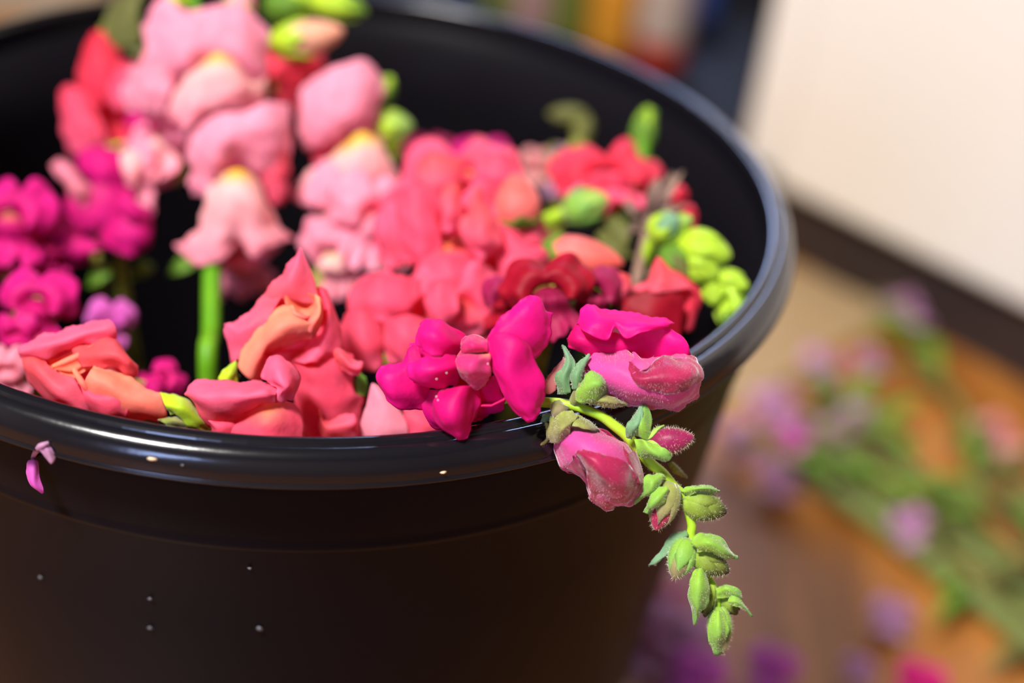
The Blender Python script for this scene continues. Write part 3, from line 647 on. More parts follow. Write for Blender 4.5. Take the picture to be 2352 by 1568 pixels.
patch('lower_lobe', [[(155, 395, -2), (240, 375, 0), (330, 410, 0)], [(160, 450, -2), (280, 470, 3), (370, 460, 2)], [(210, 550, -3), (360, 570, 5), (520, 525, 3)], [(300, 650, -3), (440, 660, 5), (570, 590, 4)], [(400, 730, -4), (530, 750, 3), (640, 740, 2)], [(450, 830, -5), (560, 840, 0), (660, 850, 0)]], K1, D, 'coral_pink', g)
patch('throat', [[(340, 400, -4), (450, 370, -5), (600, 300, -4)], [(370, 470, -3), (480, 430, -6), (660, 400, -4)], [(520, 530, 0), (580, 500, -2), (700, 460, -2)]], K1, D, 'throat', g)
patch('throat', [[(560, 560, 1), (600, 560, 2), (640, 520, 2)], [(580, 660, 2), (640, 660, 5), (700, 620, 4)], [(630, 760, 1), (760, 760, 4.5), (900, 680, 5)], [(640, 850, -3), (780, 850, 0), (930, 830, 2)]], K1, D, 'coral', g, tint=lambda v, u: 0.5 + 0 * v)
patch('throat', [[(150, 370, -7), (400, 330, -9), (800, 240, -7)], [(200, 480, -7), (480, 480, -10), (900, 480, -7)], [(400, 720, -8), (600, 740, -10), (900, 740, -8)]], K1, D, 'coral', g, tint=lambda v, u: 0.4 + 0 * v)
tube('stamen', [at(170, 848, .348), at(178, 862, .347), at(190, 880, .346), at(205, 900, .347)], [0.0006, 0.0008, 0.0008], 'coral_tube', g, 8)
tube('stamen', [at(122, 842, .351), at(150, 830, .350), at(190, 812, .351), at(222, 790, .352)], [0.0006, 0.0009, 0.0007], 'coral_tube', g, 8)
patch('sepal', [[(1150, 632, 1), (1190, 720, 4), (1230, 790, 2)], [(1250, 640, 1), (1290, 730, 5), (1280, 800, 4)], [(1360, 705, 0), (1370, 770, 4), (1350, 870, 2)], [(1450, 800, -1), (1460, 840, 1), (1440, 900, 0)], [(1520, 885, -3), (1515, 900, -3), (1505, 910, -3)]], K1, D, 'sepal_lime', g)
patch('sepal', [[(1140, 830, 1), (1180, 850, 2), (1200, 880, 1)], [(1230, 800, 2), (1270, 840, 3), (1290, 890, 1)], [(1340, 830, 0), (1380, 870, 1), (1400, 910, 0)]], K1, D, 'sepal_olive', g)

t, S = spike('pink snapdragon standing by the front rim with a sharply pointed petal', [(545, 860, .358), (530, 960, .364)], r=0.0017)
D = 0.356
g = patch('floret', [[(440, 900, 0), (500, 960, 3), (570, 1010, 2), (640, 1000, -3)], [(520, 760, 0), (570, 820, 4), (620, 880, 3), (650, 850, -3)], [(620, 620, 0), (650, 690, 5), (680, 760, 5), (640, 820, -1)],
                     [(720, 520, 0), (760, 620, 6), (790, 700, 5), (700, 800, -1)], [(810, 460, -1), (870, 580, 5), (920, 650, 4), (840, 760, 0)], [(850, 500, -2), (960, 580, 4), (1010, 630, 3), (1000, 690, 1)]], K2, D, 'coral_tube', t, tint=lambda v, u: np.clip(0.1 + 0.9 * u, 0, 1))
patch('upper_lip', [[(900, 65, -3), (908, 62, -3), (915, 66, -3)], [(850, 160, -3), (895, 170, -1), (960, 160, -3)], [(760, 260, -3), (860, 260, 0), (1000, 260, -3)], [(680, 350, -3), (830, 350, 0), (1030, 360, -3)], [(600, 440, -3), (800, 440, -1), (1055, 460, -3)]], K2, D, 'coral_pink', g, tint=lambda v, u: 1 - 0.8 * v)
patch('upper_lip', [[(355, 612, -2), (358, 618, -2), (362, 625, -2)], [(460, 578, -2), (460, 660, 0), (385, 740, -3)], [(560, 500, -2), (540, 640, 1), (400, 850, -4)], [(650, 400, -3), (620, 600, 1), (430, 890, -3)], [(800, 380, -2), (720, 520, 1), (560, 760, 0)]], K2, D, 'coral_pink', g, tint=lambda v, u: 1 - 0.6 * v)
patch('throat', [[(800, 380, -1), (900, 370, -2), (1010, 400, -1)], [(800, 440, -1), (930, 460, -4), (1040, 470, -1)], [(830, 510, 0), (920, 550, -2), (1050, 550, 0)]], K2, D, 'throat', g)
patch('throat', [[(640, 430, -5), (850, 400, -6), (1080, 420, -7)], [(560, 720, -5), (800, 700, -7), (1100, 700, -8)], [(560, 1000, -6), (800, 950, -8), (1100, 900, -9)]], K2, D, 'coral', g)
patch('lip_edge', [[(1030, 400, 0), (1050, 420, 1), (1060, 440, 0)], [(1020, 500, 1), (1050, 520, 3), (1072, 545, 0)], [(960, 560, 3), (1020, 590, 4), (1055, 610, 0)], [(960, 640, 3), (990, 670, 3), (1010, 692, 0)]], K2, D, 'coral_tube', g)
patch('lip_edge', [[(820, 480, 1), (850, 470, 1), (870, 500, 0)], [(850, 530, 4), (880, 530, 4), (910, 540, 2)], [(920, 570, 4.5), (950, 560, 4.5), (990, 560, 2)]], K2, D, 'coral_tube', g)
patch('lower_lobe', [[(1030, 340, -6), (1060, 335, -6), (1100, 355, -6)], [(1050, 480, -6), (1110, 480, -3), (1160, 500, -6)], [(1030, 650, -6), (1110, 650, -2), (1200, 680, -6)], [(900, 800, -4), (1050, 800, -1), (1190, 810, -5)], [(830, 880, -3), (960, 880, 0), (1060, 850, -3)]], K2, D, 'coral', g)
patch('lower_lobe', [[(640, 820, -3), (900, 800, -3), (1150, 800, -6), (1290, 830, -8)], [(800, 950, -5), (950, 940, -2), (1150, 930, -4), (1290, 960, -8)], [(850, 1100, -6), (1000, 1080, -3), (1150, 1080, -4), (1300, 1100, -8)],
                     [(900, 1250, -7), (1000, 1250, -4), (1150, 1250, -6), (1370, 1140, -10)], [(930, 1390, -9), (1020, 1390, -7), (1180, 1390, -9), (1340, 1320, -12)], [(930, 1500, -9), (1020, 1500, -7), (1180, 1500, -9), (1340, 1450, -12)]], K2, D, 'coral', g)
patch('lower_lobe', [[(1150, 840, -2), (1165, 860, -1), (1160, 890, -3)], [(1180, 790, -2), (1210, 850, 1), (1200, 930, -2)], [(1270, 860, -2), (1280, 910, 1), (1260, 950, -2)], [(1350, 880, -2), (1345, 930, 0), (1320, 975, -2)], [(1365, 920, -4), (1362, 935, -3), (1345, 975, -4)]], K2, D, 'coral_pink', g)
patch('lower_lobe', [[(1030, 1230, -3), (1045, 1215, -3), (1060, 1240, -3)], [(1060, 1300, -3), (1080, 1330, -1), (1060, 1440, -3)], [(1120, 1300, -3), (1130, 1360, 0), (1130, 1440, -3)], [(1220, 1265, -3), (1230, 1340, 1), (1230, 1440, -3)], [(1290, 1260, -3), (1310, 1320, 0), (1300, 1430, -3)], [(1325, 1300, -4), (1332, 1340, -3), (1325, 1420, -5)]], K2, D, 'coral_pink', g)
patch('sepal', [[(320, 1010, 2), (380, 1040, 3), (460, 1040, 1)], [(370, 940, 2), (410, 960, 3.5), (460, 970, 2)], [(430, 880, 1), (437, 876, 1), (444, 878, 1)]], K2, D, 'sepal_lime', g)
hairs([bpy.data.objects[g.name]], g, 60, 0.0006, 'hair_pink', 50)

t, S = spike('pink snapdragon against the front rim with its upper petal rolled into a scroll', [(600, 1010, .356), (590, 1080, .364)], r=0.0016)
D = 0.345
g = patch('floret', [[(430, 1290, -3), (600, 1190, -1), (760, 1160, 0), (870, 1180, -3)], [(300, 1330, -4), (550, 1300, 1), (720, 1290, 3), (920, 1260, -3)], [(270, 1400, -5), (500, 1400, 1), (720, 1400, 3), (935, 1390, -3)], [(290, 1520, -6), (500, 1520, 0), (720, 1520, 2), (900, 1510, -4)]], K2, D, 'coral', t,
          tint=lambda v, u: 0.4 + 0 * v, yel=lambda v, u: 0.6 * np.clip(1 - v * 1.8, 0, 1) * np.clip(1 - np.abs(u - 0.55) * 3, 0, 1))
patch('rolled_petal', [[(75, 1108, -2), (78, 1115, -1), (85, 1130, -2)], [(150, 1018, -4), (150, 1120, 3), (180, 1240, 0)], [(300, 1010, -5), (300, 1130, 5), (260, 1350, -2)], [(500, 1018, -5), (490, 1120, 6), (430, 1295, 0)], [(640, 1020, -5), (630, 1110, 6), (590, 1200, 2)], [(750, 1045, -3), (745, 1110, 4), (735, 1172, 2)]], K2, D, 'coral_pink', g, tint=lambda v, u: 1 - 0.7 * u ** 2)
patch('rolled_petal', [[(690, 850, -3), (740, 838, -2), (790, 848, -3)], [(630, 920, -2), (740, 920, 4), (870, 905, -2)], [(630, 1000, 0), (770, 1000, 6), (915, 990, -2)], [(740, 1060, 3), (810, 1060, 6), (895, 1070, -1)], [(740, 1130, 3), (790, 1110, 4), (875, 1120, 0)], [(738, 1172, 1), (790, 1160, 2), (840, 1160, 0)]], K2, D, 'coral_pink', g, tint=lambda v, u: 1 + 0 * v)
patch('side_lobe', [[(180, 1240, -1), (240, 1290, 0), (300, 1330, -1)], [(260, 1340, -2), (310, 1360, 1), (420, 1320, -1)], [(260, 1450, -4), (340, 1450, -1), (450, 1440, -2)]], K2, D, 'coral', g, tint=lambda v, u: 0.6 + 0 * v)
tube('pedicel', [at(570, 1022, .346), at(585, 1045, .352), at(600, 1060, .358)], [0.0035, 0.002, 0.0015], 'stem', g, 8)

t, S = spike('pale pink snapdragon floret peeping over the front rim beside the magenta one', [(915, 980, .365), (905, 1060, .37)], r=0.0015)
D = 0.360
g = patch('floret', [[(1420, 1040, 0), (1440, 1045, 0), (1460, 1060, 0)], [(1370, 1250, 0), (1500, 1200, 2), (1640, 1240, 0)], [(1340, 1400, 0), (1500, 1400, 2), (1700, 1390, 0)], [(1340, 1520, -4), (1500, 1520, -2), (1700, 1520, -4)]], K2, D, 'pale', t)
patch('lower_lobe', [[(1640, 1200, -1), (1760, 1190, -1), (1900, 1230, -2)], [(1660, 1300, 0), (1780, 1310, 1), (1920, 1330, -1)], [(1690, 1420, -1), (1790, 1430, 0), (1930, 1430, -2)]], K2, D, 'coral', g)
patch('upper_lip', [[(1290, 980, -6), (1330, 960, -6), (1380, 990, -6)], [(1290, 1060, -6), (1340, 1060, -5), (1400, 1070, -6)], [(1340, 1130, -6), (1360, 1130, -5), (1390, 1130, -6)]], K2, D, 'leaf', g)
hidden = [(-0.01, -0.10)]

# --- tall pale pink spike
PD = .452
t, S = spike('tallest pale pink snapdragon with yellow throats and a bright green stem', [(432, -40, .462), (455, 40, .462), (500, 250, .464), (495, 450, .452), (487, 640, .432), (485, 760, .420), (480, 900, .412)], r=0.0028, r1=0.0016)
def lipped(t, d, hood, skirt, extra, base, S, tubemat='pale'):
    """floret whose hood and skirt are shaped one by one"""
    P0 = at(*base)
    i = int(np.argmin(np.linalg.norm(S - P0, axis=1)))
    c = np.mean([at(q[0], q[1], d - q[2] / 1000) for q in skirt[0]], axis=0)
    g = tube('floret', [P0, (P0 + c) / 2 - FW * -0.001, c + FW * 0.004], [0.003, 0.0055, 0.0072], tubemat, t, 16, cap=False)
    patch('upper_lip', hood, PX, d, 'pale', g, tint=lambda v, u: 1 - 0.6 * v, ruf=.6)
    patch('lower_lip', skirt, PX, d, 'pale_lip', g, tint=lambda v, u: v, ruf=.5, yel=lambda v, u: np.clip(1.25 - v * 5.5, 0, 1) * np.clip(1.5 - np.abs(2 * u - 1) * 1.6, 0, 1))
    for rows, mm in extra: patch('side_lobe', rows, PX, d, mm, g, ruf=1.0)
    ax = c - P0
    sepals(g, P0 - ax * .05, ax, .0065, .009, 5, 'sepal_lime', .4)
    tube('pedicel', [S[max(0, i - 1)], (S[max(0, i - 1)] + P0) / 2, P0], [.0012, .0013, .002], 'stem', g, 7)
    return g
lipped(t, .446, [[(328, 62, -4), (372, -8, 0), (436, 24, 1), (545, 8, 0), (618, 70, -4)], [(340, 110, -2), (400, 75, 4), (470, 85, 5), (560, 75, 3), (616, 120, -4)], [(366, 160, 0), (420, 140, 5), (480, 125, 3), (560, 130, 4), (614, 175, -3)], [(395, 205, -2), (440, 170, 0), (490, 140, -3), (550, 165, 0), (602, 225, -4)]],
       [[(472, 142, 0), (487, 128, 2), (505, 119, 3), (523, 127, 2), (540, 145, 0)], [(425, 180, 3), (460, 165, 9), (505, 158, 11), (548, 165, 8), (574, 190, 2)], [(400, 220, 4), (450, 208, 10), (502, 205, 11), (555, 200, 9), (596, 215, 2)], [(384, 250, 3), (430, 252, 10), (480, 246, 10), (545, 235, 8), (604, 235, 1)], [(392, 274, 2), (432, 294, 9), (475, 266, 7), (535, 252, 7), (596, 246, 0)]],
       [([[(350, 110, -4), (380, 130, 0), (402, 170, 1)], [(300, 160, -5), (340, 190, 3), (392, 220, 3)], [(284, 220, -6), (325, 240, 1), (372, 255, 1)], [(300, 252, -6), (335, 268, -2), (372, 272, -2)]], 'pale'),
        ([[(560, 180, 4), (590, 190, 2), (612, 180, -3)], [(565, 220, 4), (590, 230, 2), (610, 225, -3)], [(560, 250, 0), (585, 262, -1), (602, 250, -5)]], 'pale_lip')], (505, 175, .468), S)
lipped(t, .438, [[(440, 300, -3), (500, 262, 2), (560, 256, 2), (610, 236, 2), (662, 238, -3)], [(430, 340, -2), (500, 315, 6), (560, 300, 6), (620, 290, 4), (670, 300, -4)], [(440, 380, -2), (490, 370, 4), (545, 345, 3), (610, 350, 2), (662, 380, -5)], [(462, 412, -4), (495, 405, 0), (548, 388, -3), (600, 400, -2), (648, 445, -7)]],
       [[(513, 404, 0), (524, 396, 2), (535, 391, 3.5), (548, 388, 4), (560, 391, 3.5), (571, 397, 2), (582, 406, 0)], [(480, 432, 3), (500, 427, 7), (522, 423, 10), (548, 420, 11), (570, 423, 9), (590, 428, 6), (606, 446, 2)], [(468, 475, 3), (490, 472, 8), (518, 470, 11), (550, 468, 12), (580, 470, 11), (605, 472, 8), (627, 480, 2)],
        [(462, 515, 2), (485, 520, 7), (515, 522, 10), (553, 515, 9), (585, 518, 9), (615, 515, 6), (640, 515, 1)], [(430, 548, 2), (465, 560, 7), (500, 560, 9), (545, 548, 7), (580, 555, 9), (620, 545, 7), (657, 530, 1)], [(404, 562, 0), (447, 608, 5), (510, 596, 8), (548, 562, 4), (582, 590, 8), (628, 562, 6), (676, 548, -1)]],
       [([[(600, 340, 0), (640, 330, -1), (668, 320, -4)], [(605, 400, -2), (640, 400, -3), (662, 400, -6)], [(615, 465, -4), (635, 472, -5), (652, 470, -8)]], 'coral_pink'),
        ([[(445, 370, -3), (465, 380, 0), (485, 395, 1)], [(435, 410, -4), (460, 420, -1), (482, 430, 0)], [(445, 445, -6), (462, 452, -4), (475, 455, -3)]], 'pale')], (555, 445, .462), S)
floret(t, 375, 330, .462, 190, (-0.75, 0, .5), (0.1, 1, 0), 'pale', 'pale_lip', seed=4, spath=S, yellow=.3)
floret(t, 320, 400, .47, 200, (-0.95, -.25, .35), (0, 1, .3), 'pale', seed=5, spath=S, yellow=0)
floret(t, 555, 600, .452, 190, (0.2, -.6, .7), (0, 1, .4), 'pale', seed=6, spath=S, yellow=0)
B(t, (545, 40), (560, -30), 70, .458, body='pale_lip', cal='sepal_lime', cover=.45)
B(t, (425, 20), (400, -50), 60, .465, body='sepal_lime', cal='sepal_lime')
B(t, (625, 105), (790, 70), 85, .462, .456, body='peach', cal='sepal_lime', cover=.58)
B(t, (610, 20), (740, 0), 90, .470, body='sepal_lime', cal='leaf', cover=.8)
B(t, (720, 0), (845, 30), 62, .468, body='leaf', cal='sepal_lime', cover=.9)
floret(t, 690, 185, .50, 180, (0.5, 0, .6), (0, 1, 0), 'coral_red', seed=14, yellow=0)
bract(t, [at(300, 110, .472), at(285, 40, .470), at(330, -30, .468)], 0.014, 'leaf_dull')
bract(t, [at(330, 130, .472), at(310, 70, .474), at(290, 10, .474)], 0.010, 'leaf_dull')

# --- second pale spike to its right
t, S = spike('pale pink snapdragon with two lime green buds sticking out to one side', [(860, 180, .472), (835, 260, .472), (770, 420, .468), (745, 560, .458), (735, 700, .448)], 'stem_olive', r=0.0026)
g = lipped(t, .452, [[(698, 195, -3), (740, 168, 1), (790, 145, 2), (842, 138, 1), (876, 172, -3)], [(688, 240, -2), (740, 230, 4), (790, 215, 5), (842, 200, 3), (878, 215, -3)], [(688, 290, -2), (735, 290, 4), (785, 275, 5), (832, 260, 3), (864, 270, -3)], [(700, 345, -4), (735, 335, 0), (780, 318, 1), (820, 302, 0), (848, 318, -4)]],
       [[(765, 360, 0), (795, 328, 2), (832, 304, 3), (862, 318, 2), (882, 350, 0)], [(705, 398, 0), (760, 385, 5), (820, 365, 7), (870, 360, 4), (905, 385, -1)], [(670, 438, -1), (740, 430, 5), (800, 425, 6), (860, 410, 5), (914, 410, -2)], [(678, 462, -3), (740, 476, 2), (800, 462, 4), (850, 440, 3), (908, 428, -3)]],
       [([[(705, 335, -5), (760, 320, -3), (835, 310, -5)], [(720, 370, -6), (760, 360, -5), (800, 350, -5)], [(730, 400, -8), (760, 390, -7), (790, 380, -7)]], 'coral_pink')], (800, 345, .472), S)
floret(t, 800, 480, .446, 210, (0.2, -.1, .9), (0.05, 1, 0), 'pale', 'pale', seed=22, upper=.9, lower=.9, spath=S, yellow=0, wide=1.05)
floret(t, 865, 520, .436, 230, (.55, -.1, .8), (.1, 1, 0), 'pale', 'pale', seed=23, spath=S, yellow=.1)
floret(t, 770, 600, .44, 190, (-.2, -.4, .8), (0, 1, .3), 'pale', 'pale_lip', seed=24, spath=S, yellow=.3)
B(t, (862, 235), (900, 175), 52, .470, body='sepal_lime', cal='leaf', cover=.9)
B(t, (845, 300), (948, 288), 85, .466, .462, body='sepal_pale', cal='sepal_lime', cover=.85)
B(t, (880, 370), (905, 320), 60, .468, body='sepal_lime', cal='leaf')
B(t, (730, 545), (760, 505), 46, .452, body='sepal_pale', cal='sepal_lime')

# --- coral red spike leaning on the left of the pale one
t, S = spike('coral red snapdragon leaning against the tall pale pink one', [(240, 60, .50), (240, 200, .495), (260, 380, .49), (270, 560, .48)], 'stem_olive', r=0.0020)
petals(t, .482, [
    ([[(190, 110, -3), (225, 72, 1), (270, 85, -2)], [(185, 150, 0), (230, 130, 5), (280, 140, 0)], [(180, 200, 0), (235, 190, 5), (285, 200, 1)], [(205, 245, -3), (240, 240, 1), (280, 235, -1)]], 0, 'coral_red'),
    ([[(135, 215, -3), (165, 195, 0), (200, 215, 0)], [(140, 260, -2), (180, 255, 4), (230, 275, 1)], [(150, 310, -2), (195, 305, 4), (245, 320, 1)], [(160, 350, -4), (200, 358, 0), (245, 345, -2)]], 4, 'coral'),
    ([[(260, 150, -2), (295, 140, 1), (340, 160, -1)], [(250, 195, 0), (290, 195, 4), (335, 210, 1)], [(255, 245, -1), (285, 250, 2), (320, 250, -1)]], 3, 'coral'),
    ([[(215, 230, -3), (260, 240, -2), (320, 245, -3)], [(220, 280, -6), (265, 285, -7), (320, 280, -6)], [(235, 330, -8), (270, 335, -9), (310, 320, -8)]], 0, 'coral_red')])
floret(t, 250, 270, .492, 170, (-.1, .1, 1), (0.1, 1, 0), 'coral_red', 'coral_red', seed=32, wide=.8, ruffle=1.4, spath=S, yellow=0)
# --- magenta spikes at the left
t, S = spike('magenta snapdragon at the bucket edge left of the dark gap, upper one', [(10, 430, .455), (20, 540, .45), (30, 660, .44)], 'stem_olive', r=0.002)
floret(t, 25, 520, .432, 215, (-.1, .1, 1), (0.1, 1, 0), 'magenta_far', seed=41, ruffle=1.2, spath=S, yellow=.4, wide=.9)
floret(t, 110, 570, .442, 150, (.3, -.2, .9), (.3, 1, 0), 'magenta_far', seed=42, spath=S, yellow=0)
floret(t, 25, 620, .44, 150, (-.3, -.2, .9), (-.3, 1, 0), 'magenta_far', seed=43, spath=S, yellow=0)
t, S = spike('magenta snapdragon under the dusty pink petals of the tall spike', [(250, 330, .472), (240, 430, .468), (225, 560, .47), (235, 700, .47)], 'stem_olive', r=0.0013)
PET = petals
PET(t, .448, [
    ([[(120, 490, -3), (150, 500, 0), (185, 540, 0)], [(110, 540, -2), (160, 540, 4), (220, 560, 3)], [(130, 590, -2), (170, 585, 4), (230, 570, 4)], [(150, 615, -4), (185, 608, 0), (240, 560, 0)]], 0, 'magenta_far'),
    ([[(225, 545, 0), (240, 520, 1), (255, 500, 0)], [(255, 570, 2), (280, 530, 5), (285, 470, 2)], [(300, 588, 2), (315, 530, 5), (315, 462, 1)], [(340, 570, -1), (352, 530, 1), (345, 480, -2)]], 2, 'magenta_far'),
    ([[(250, 470, 0), (270, 480, 2), (290, 500, 2)], [(280, 460, 1), (300, 470, 4), (320, 500, 3)], [(310, 462, 0), (325, 480, 2), (335, 505, 1)]], 7, 'magenta_far'),
    ([[(175, 350, -2), (220, 335, 1), (285, 345, -2)], [(180, 385, 0), (230, 385, 5), (290, 390, 1)], [(205, 425, -2), (245, 430, 2), (285, 425, -1)]], -12, 'magenta_far'),
    ([[(150, 430, -2), (220, 420, 1), (300, 430, -2)], [(150, 480, 0), (225, 480, 2), (310, 470, -1)], [(160, 530, -3), (225, 530, 0), (300, 520, -3)]], -10, 'magenta_far')])
PET(t, .462, [
    ([[(118, 380, 0), (135, 366, 1), (155, 372, 0)], [(135, 410, 1), (160, 400, 4), (185, 400, 1)], [(160, 445, 0), (185, 445, 3), (210, 430, 0)], [(175, 465, -2), (195, 465, 0), (215, 455, -2)]], 6, 'pale'),
    ([[(275, 355, 0), (295, 345, 1), (318, 352, 0)], [(278, 390, 1), (302, 390, 4), (328, 390, 1)], [(292, 425, 0), (308, 430, 2), (322, 425, 0)]], 16, 'pale_lip')])
floret(t, 345, 300, .478, 130, (.1, .2, 1), (0.2, 1, 0), 'magenta_far', seed=48, spath=S, yellow=0)
t, S = spike('magenta snapdragon low beside the coral floret on the front rim', [(90, 660, .425), (85, 760, .42), (80, 880, .41)], 'stem_olive', r=0.002)
floret(t, 80, 715, .405, 190, (.05, .1, 1), (.1, 1, 0), 'magenta_far', 'magenta_far', seed=51, ruffle=1.2, spath=S, yellow=0, wide=1.0)
floret(t, 40, 780, .402, 120, (-.2, -.3, .9), (-.2, 1, 0), 'magenta_far', seed=52, spath=S, yellow=0)
floret(t, 20, 860, .395, 120, (.1, -.4, .9), (0, 1, .3), 'pale', seed=53, spath=S, yellow=0)
t, S = spike('purple snapdragon sunk deep in the dark gap of the bucket', [(250, 700, .455), (260, 800, .45), (300, 900, .44)], 'stem_olive', r=0.0016)
floret(t, 248, 745, .43, 120, (.1, .2, 1), (.1, 1, 0), 'violet', seed=54, spath=S, yellow=0)
floret(t, 370, 872, .405, 95, (.2, .3, 1), (.8, .6, 0), 'magenta_far', seed=55, spath=S, yellow=0)
for k, (x0, y0, x1, y1, dd) in enumerate([(250, 610, 200, 660, .455), (345, 605, 300, 640, .46), (450, 590, 385, 630, .46)]):
    bract(t, [at(x0, y0, dd), at((x0 + x1) / 2, (y0 + y1) / 2, dd - .003), at(x1, y1, dd)], 0.006, 'leaf', name='leaf')

# --- coral spike in the middle
t, S = spike('dense ruffled coral snapdragon in the middle of the bucket', [(1090, 345, .462), (1075, 480, .448), (1060, 620, .43), (1000, 800, .415), (960, 900, .40)], 'stem_green', r=0.0022)
floret(t, 1030, 600, .408, 310, (-.05, .12, 1), (0, 1, 0), 'coral', 'coral', seed=61, upper=1.15, lower=.75, ruffle=1.6, wide=1.1, spath=S, yellow=.5)
floret(t, 1050, 430, .432, 260, (-.05, .3, 1), (-.05, 1, 0), 'coral', 'coral', seed=62, ruffle=1.5, wide=1.15, spath=S, yellow=0)
floret(t, 930, 500, .425, 200, (-.5, .2, .8), (-.2, 1, 0), 'coral', 'coral', seed=63, ruffle=1.5, spath=S, yellow=0)
floret(t, 1180, 620, .412, 250, (.4, -.1, .9), (.25, 1, 0), 'coral', 'coral', seed=64, ruffle=1.0, spath=S, yellow=0)
floret(t, 1050, 730, .395, 230, (.05, -.15, 1), (0, 1, .1), 'coral', 'coral', seed=65, ruffle=1.4, spath=S, yellow=0, wide=1.1)
petals(t, .405, [
    ([[(1085, 470, 0), (1100, 465, 1), (1120, 472, 0)], [(1062, 510, 2), (1105, 515, 6), (1142, 510, 2)], [(1060, 550, 2), (1105, 555, 6), (1152, 550, 2)], [(1085, 592, 0), (1108, 597, 2), (1138, 585, 0)]], 6, 'coral_pink'),
    ([[(1020, 425, 0), (1040, 420, 1), (1060, 430, 0)], [(1010, 470, 2), (1034, 475, 5), (1062, 475, 2)], [(1015, 530, 1), (1030, 535, 3), (1052, 530, 1)]], 4, 'coral_pink'),
    ([[(1085, 440, 0), (1098, 430, 1), (1110, 440, 0)], [(1075, 480, 1), (1090, 485, 3), (1105, 490, 1)], [(1070, 520, 0), (1080, 525, 1), (1090, 520, 0)]], 3, 'coral_pink'),
    ([[(905, 440, -3), (950, 425, 1), (1005, 440, 0)], [(910, 500, 0), (955, 500, 5), (1010, 510, 2)], [(920, 560, 0), (965, 570, 4), (1015, 570, 1)], [(940, 605, -3), (975, 615, 1), (1020, 605, -1)]], 0, 'coral'),
    ([[(970, 590, 0), (1030, 585, 2), (1110, 600, 0)], [(955, 640, 1), (1030, 640, 5), (1115, 650, 1)], [(975, 695, -1), (1030, 690, 3), (1105, 700, -1)]], 6, 'coral'),
    ([[(1150, 540, 0), (1165, 530, 0), (1180, 545, 0)], [(1145, 600, 1), (1190, 580, 3), (1240, 570, 1)], [(1130, 660, 0), (1190, 650, 3), (1262, 590, 0)], [(1120, 720, -3), (1170, 720, -1), (1215, 680, -3)]], 2, 'coral'),
    ([[(980, 700, 0), (1040, 680, 2), (1100, 700, 0)], [(985, 740, 1), (1050, 730, 4), (1125, 730, 1)], [(1000, 780, 0), (1060, 780, 2), (1125, 760, 0)]], 10, 'coral_pink'),
    ([[(960, 370, 0), (1000, 350, 2), (1060, 370, 0)], [(950, 410, 1), (1005, 410, 4), (1060, 410, 1)], [(960, 445, 0), (1005, 450, 2), (1055, 440, 0)]], -14, 'coral_pink'),
    ([[(1090, 370, 0), (1140, 350, 2), (1190, 370, 0)], [(1085, 410, 1), (1140, 400, 4), (1200, 400, 1)], [(1095, 440, 0), (1140, 440, 2), (1190, 430, 0)]], -14, 'coral')])
B(t, (1195, 525), (1182, 398), 108, .412, body='salmon', cal='leaf', cover=.2, lobed=.1)
t, S = spike('coral snapdragon low in front of the ruffled coral one', [(880, 640, .405), (890, 740, .40), (880, 880, .39)], 'stem_green', r=0.002)
floret(t, 900, 740, .396, 230, (-.1, .1, 1), (.1, 1, 0), 'coral', 'coral', seed=66, ruffle=1.2, wide=1.0, spath=S, yellow=0)
petals(t, .386, [
    ([[(815, 655, -2), (880, 628, 1), (965, 645, -2)], [(798, 695, 0), (880, 685, 5), (960, 690, 1)], [(808, 735, -1), (875, 738, 3), (930, 735, 0)]], 0, 'coral'),
    ([[(788, 722, -2), (830, 712, 1), (872, 735, 0)], [(782, 775, -1), (830, 775, 4), (880, 790, 1)], [(800, 840, -3), (840, 852, 1), (882, 842, -1)]], 2, 'coral'),
    ([[(875, 740, -1), (930, 722, 2), (985, 735, 0)], [(880, 785, 0), (935, 780, 5), (1000, 780, 1)], [(895, 835, -2), (945, 845, 1), (1005, 830, -1)]], 5, 'coral'),
    ([[(985, 650, -2), (1010, 640, 0), (1045, 655, -1)], [(975, 700, 0), (1010, 700, 3), (1050, 700, 1)], [(985, 745, -2), (1015, 750, 0), (1045, 745, -1)]], 0, 'coral')])
# --- behind: magenta and mauve heads, pale green tips
t, S = spike('magenta snapdragon behind the ruffled coral one against the far wall', [(1000, 320, .53), (1000, 420, .53), (990, 520, .52)], 'stem_olive', r=0.002)
floret(t, 985, 365, .512, 110, (0, .1, 1), (0, 1, 0), 'wine', 'violet', seed=71, spath=S, yellow=0, wide=1.2)
floret(t, 1110, 375, .505, 120, (.1, .1, 1), (0, 1, 0), 'magenta_far', 'violet', seed=72, spath=S, yellow=0, wide=1.2)
B(t, (1130, 385), (1165, 345), 50, .50, body='leaf_dull', cal='leaf_dull')
t, S = spike('mauve snapdragon whose crooked olive green tip rises against the far wall', [(1275, 262, .515), (1340, 290, .512), (1325, 340, .512), (1290, 390, .512), (1275, 520, .505)], 'stem_olive', r=0.0030, r1=.0028)
B(t, (1345, 265), (1258, 262), 38, .512, body='leaf_dull', cal='leaf_dull', cover=.9)
B(t, (1330, 330), (1350, 260), 40, .512, body='leaf_dull', cal='leaf_dull', cover=.9)
floret(t, 1305, 400, .498, 130, (0, .1, 1), (.1, 1, 0), 'lilac', seed=73, spath=S, yellow=0)
floret(t, 1230, 385, .50, 90, (-.2, .1, 1), (.1, 1, 0), 'dusty', seed=74, spath=S, yellow=0)
B(t, (1265, 420), (1275, 330), 50, .502, body='leaf_dull', cal='leaf_dull', cover=.9)

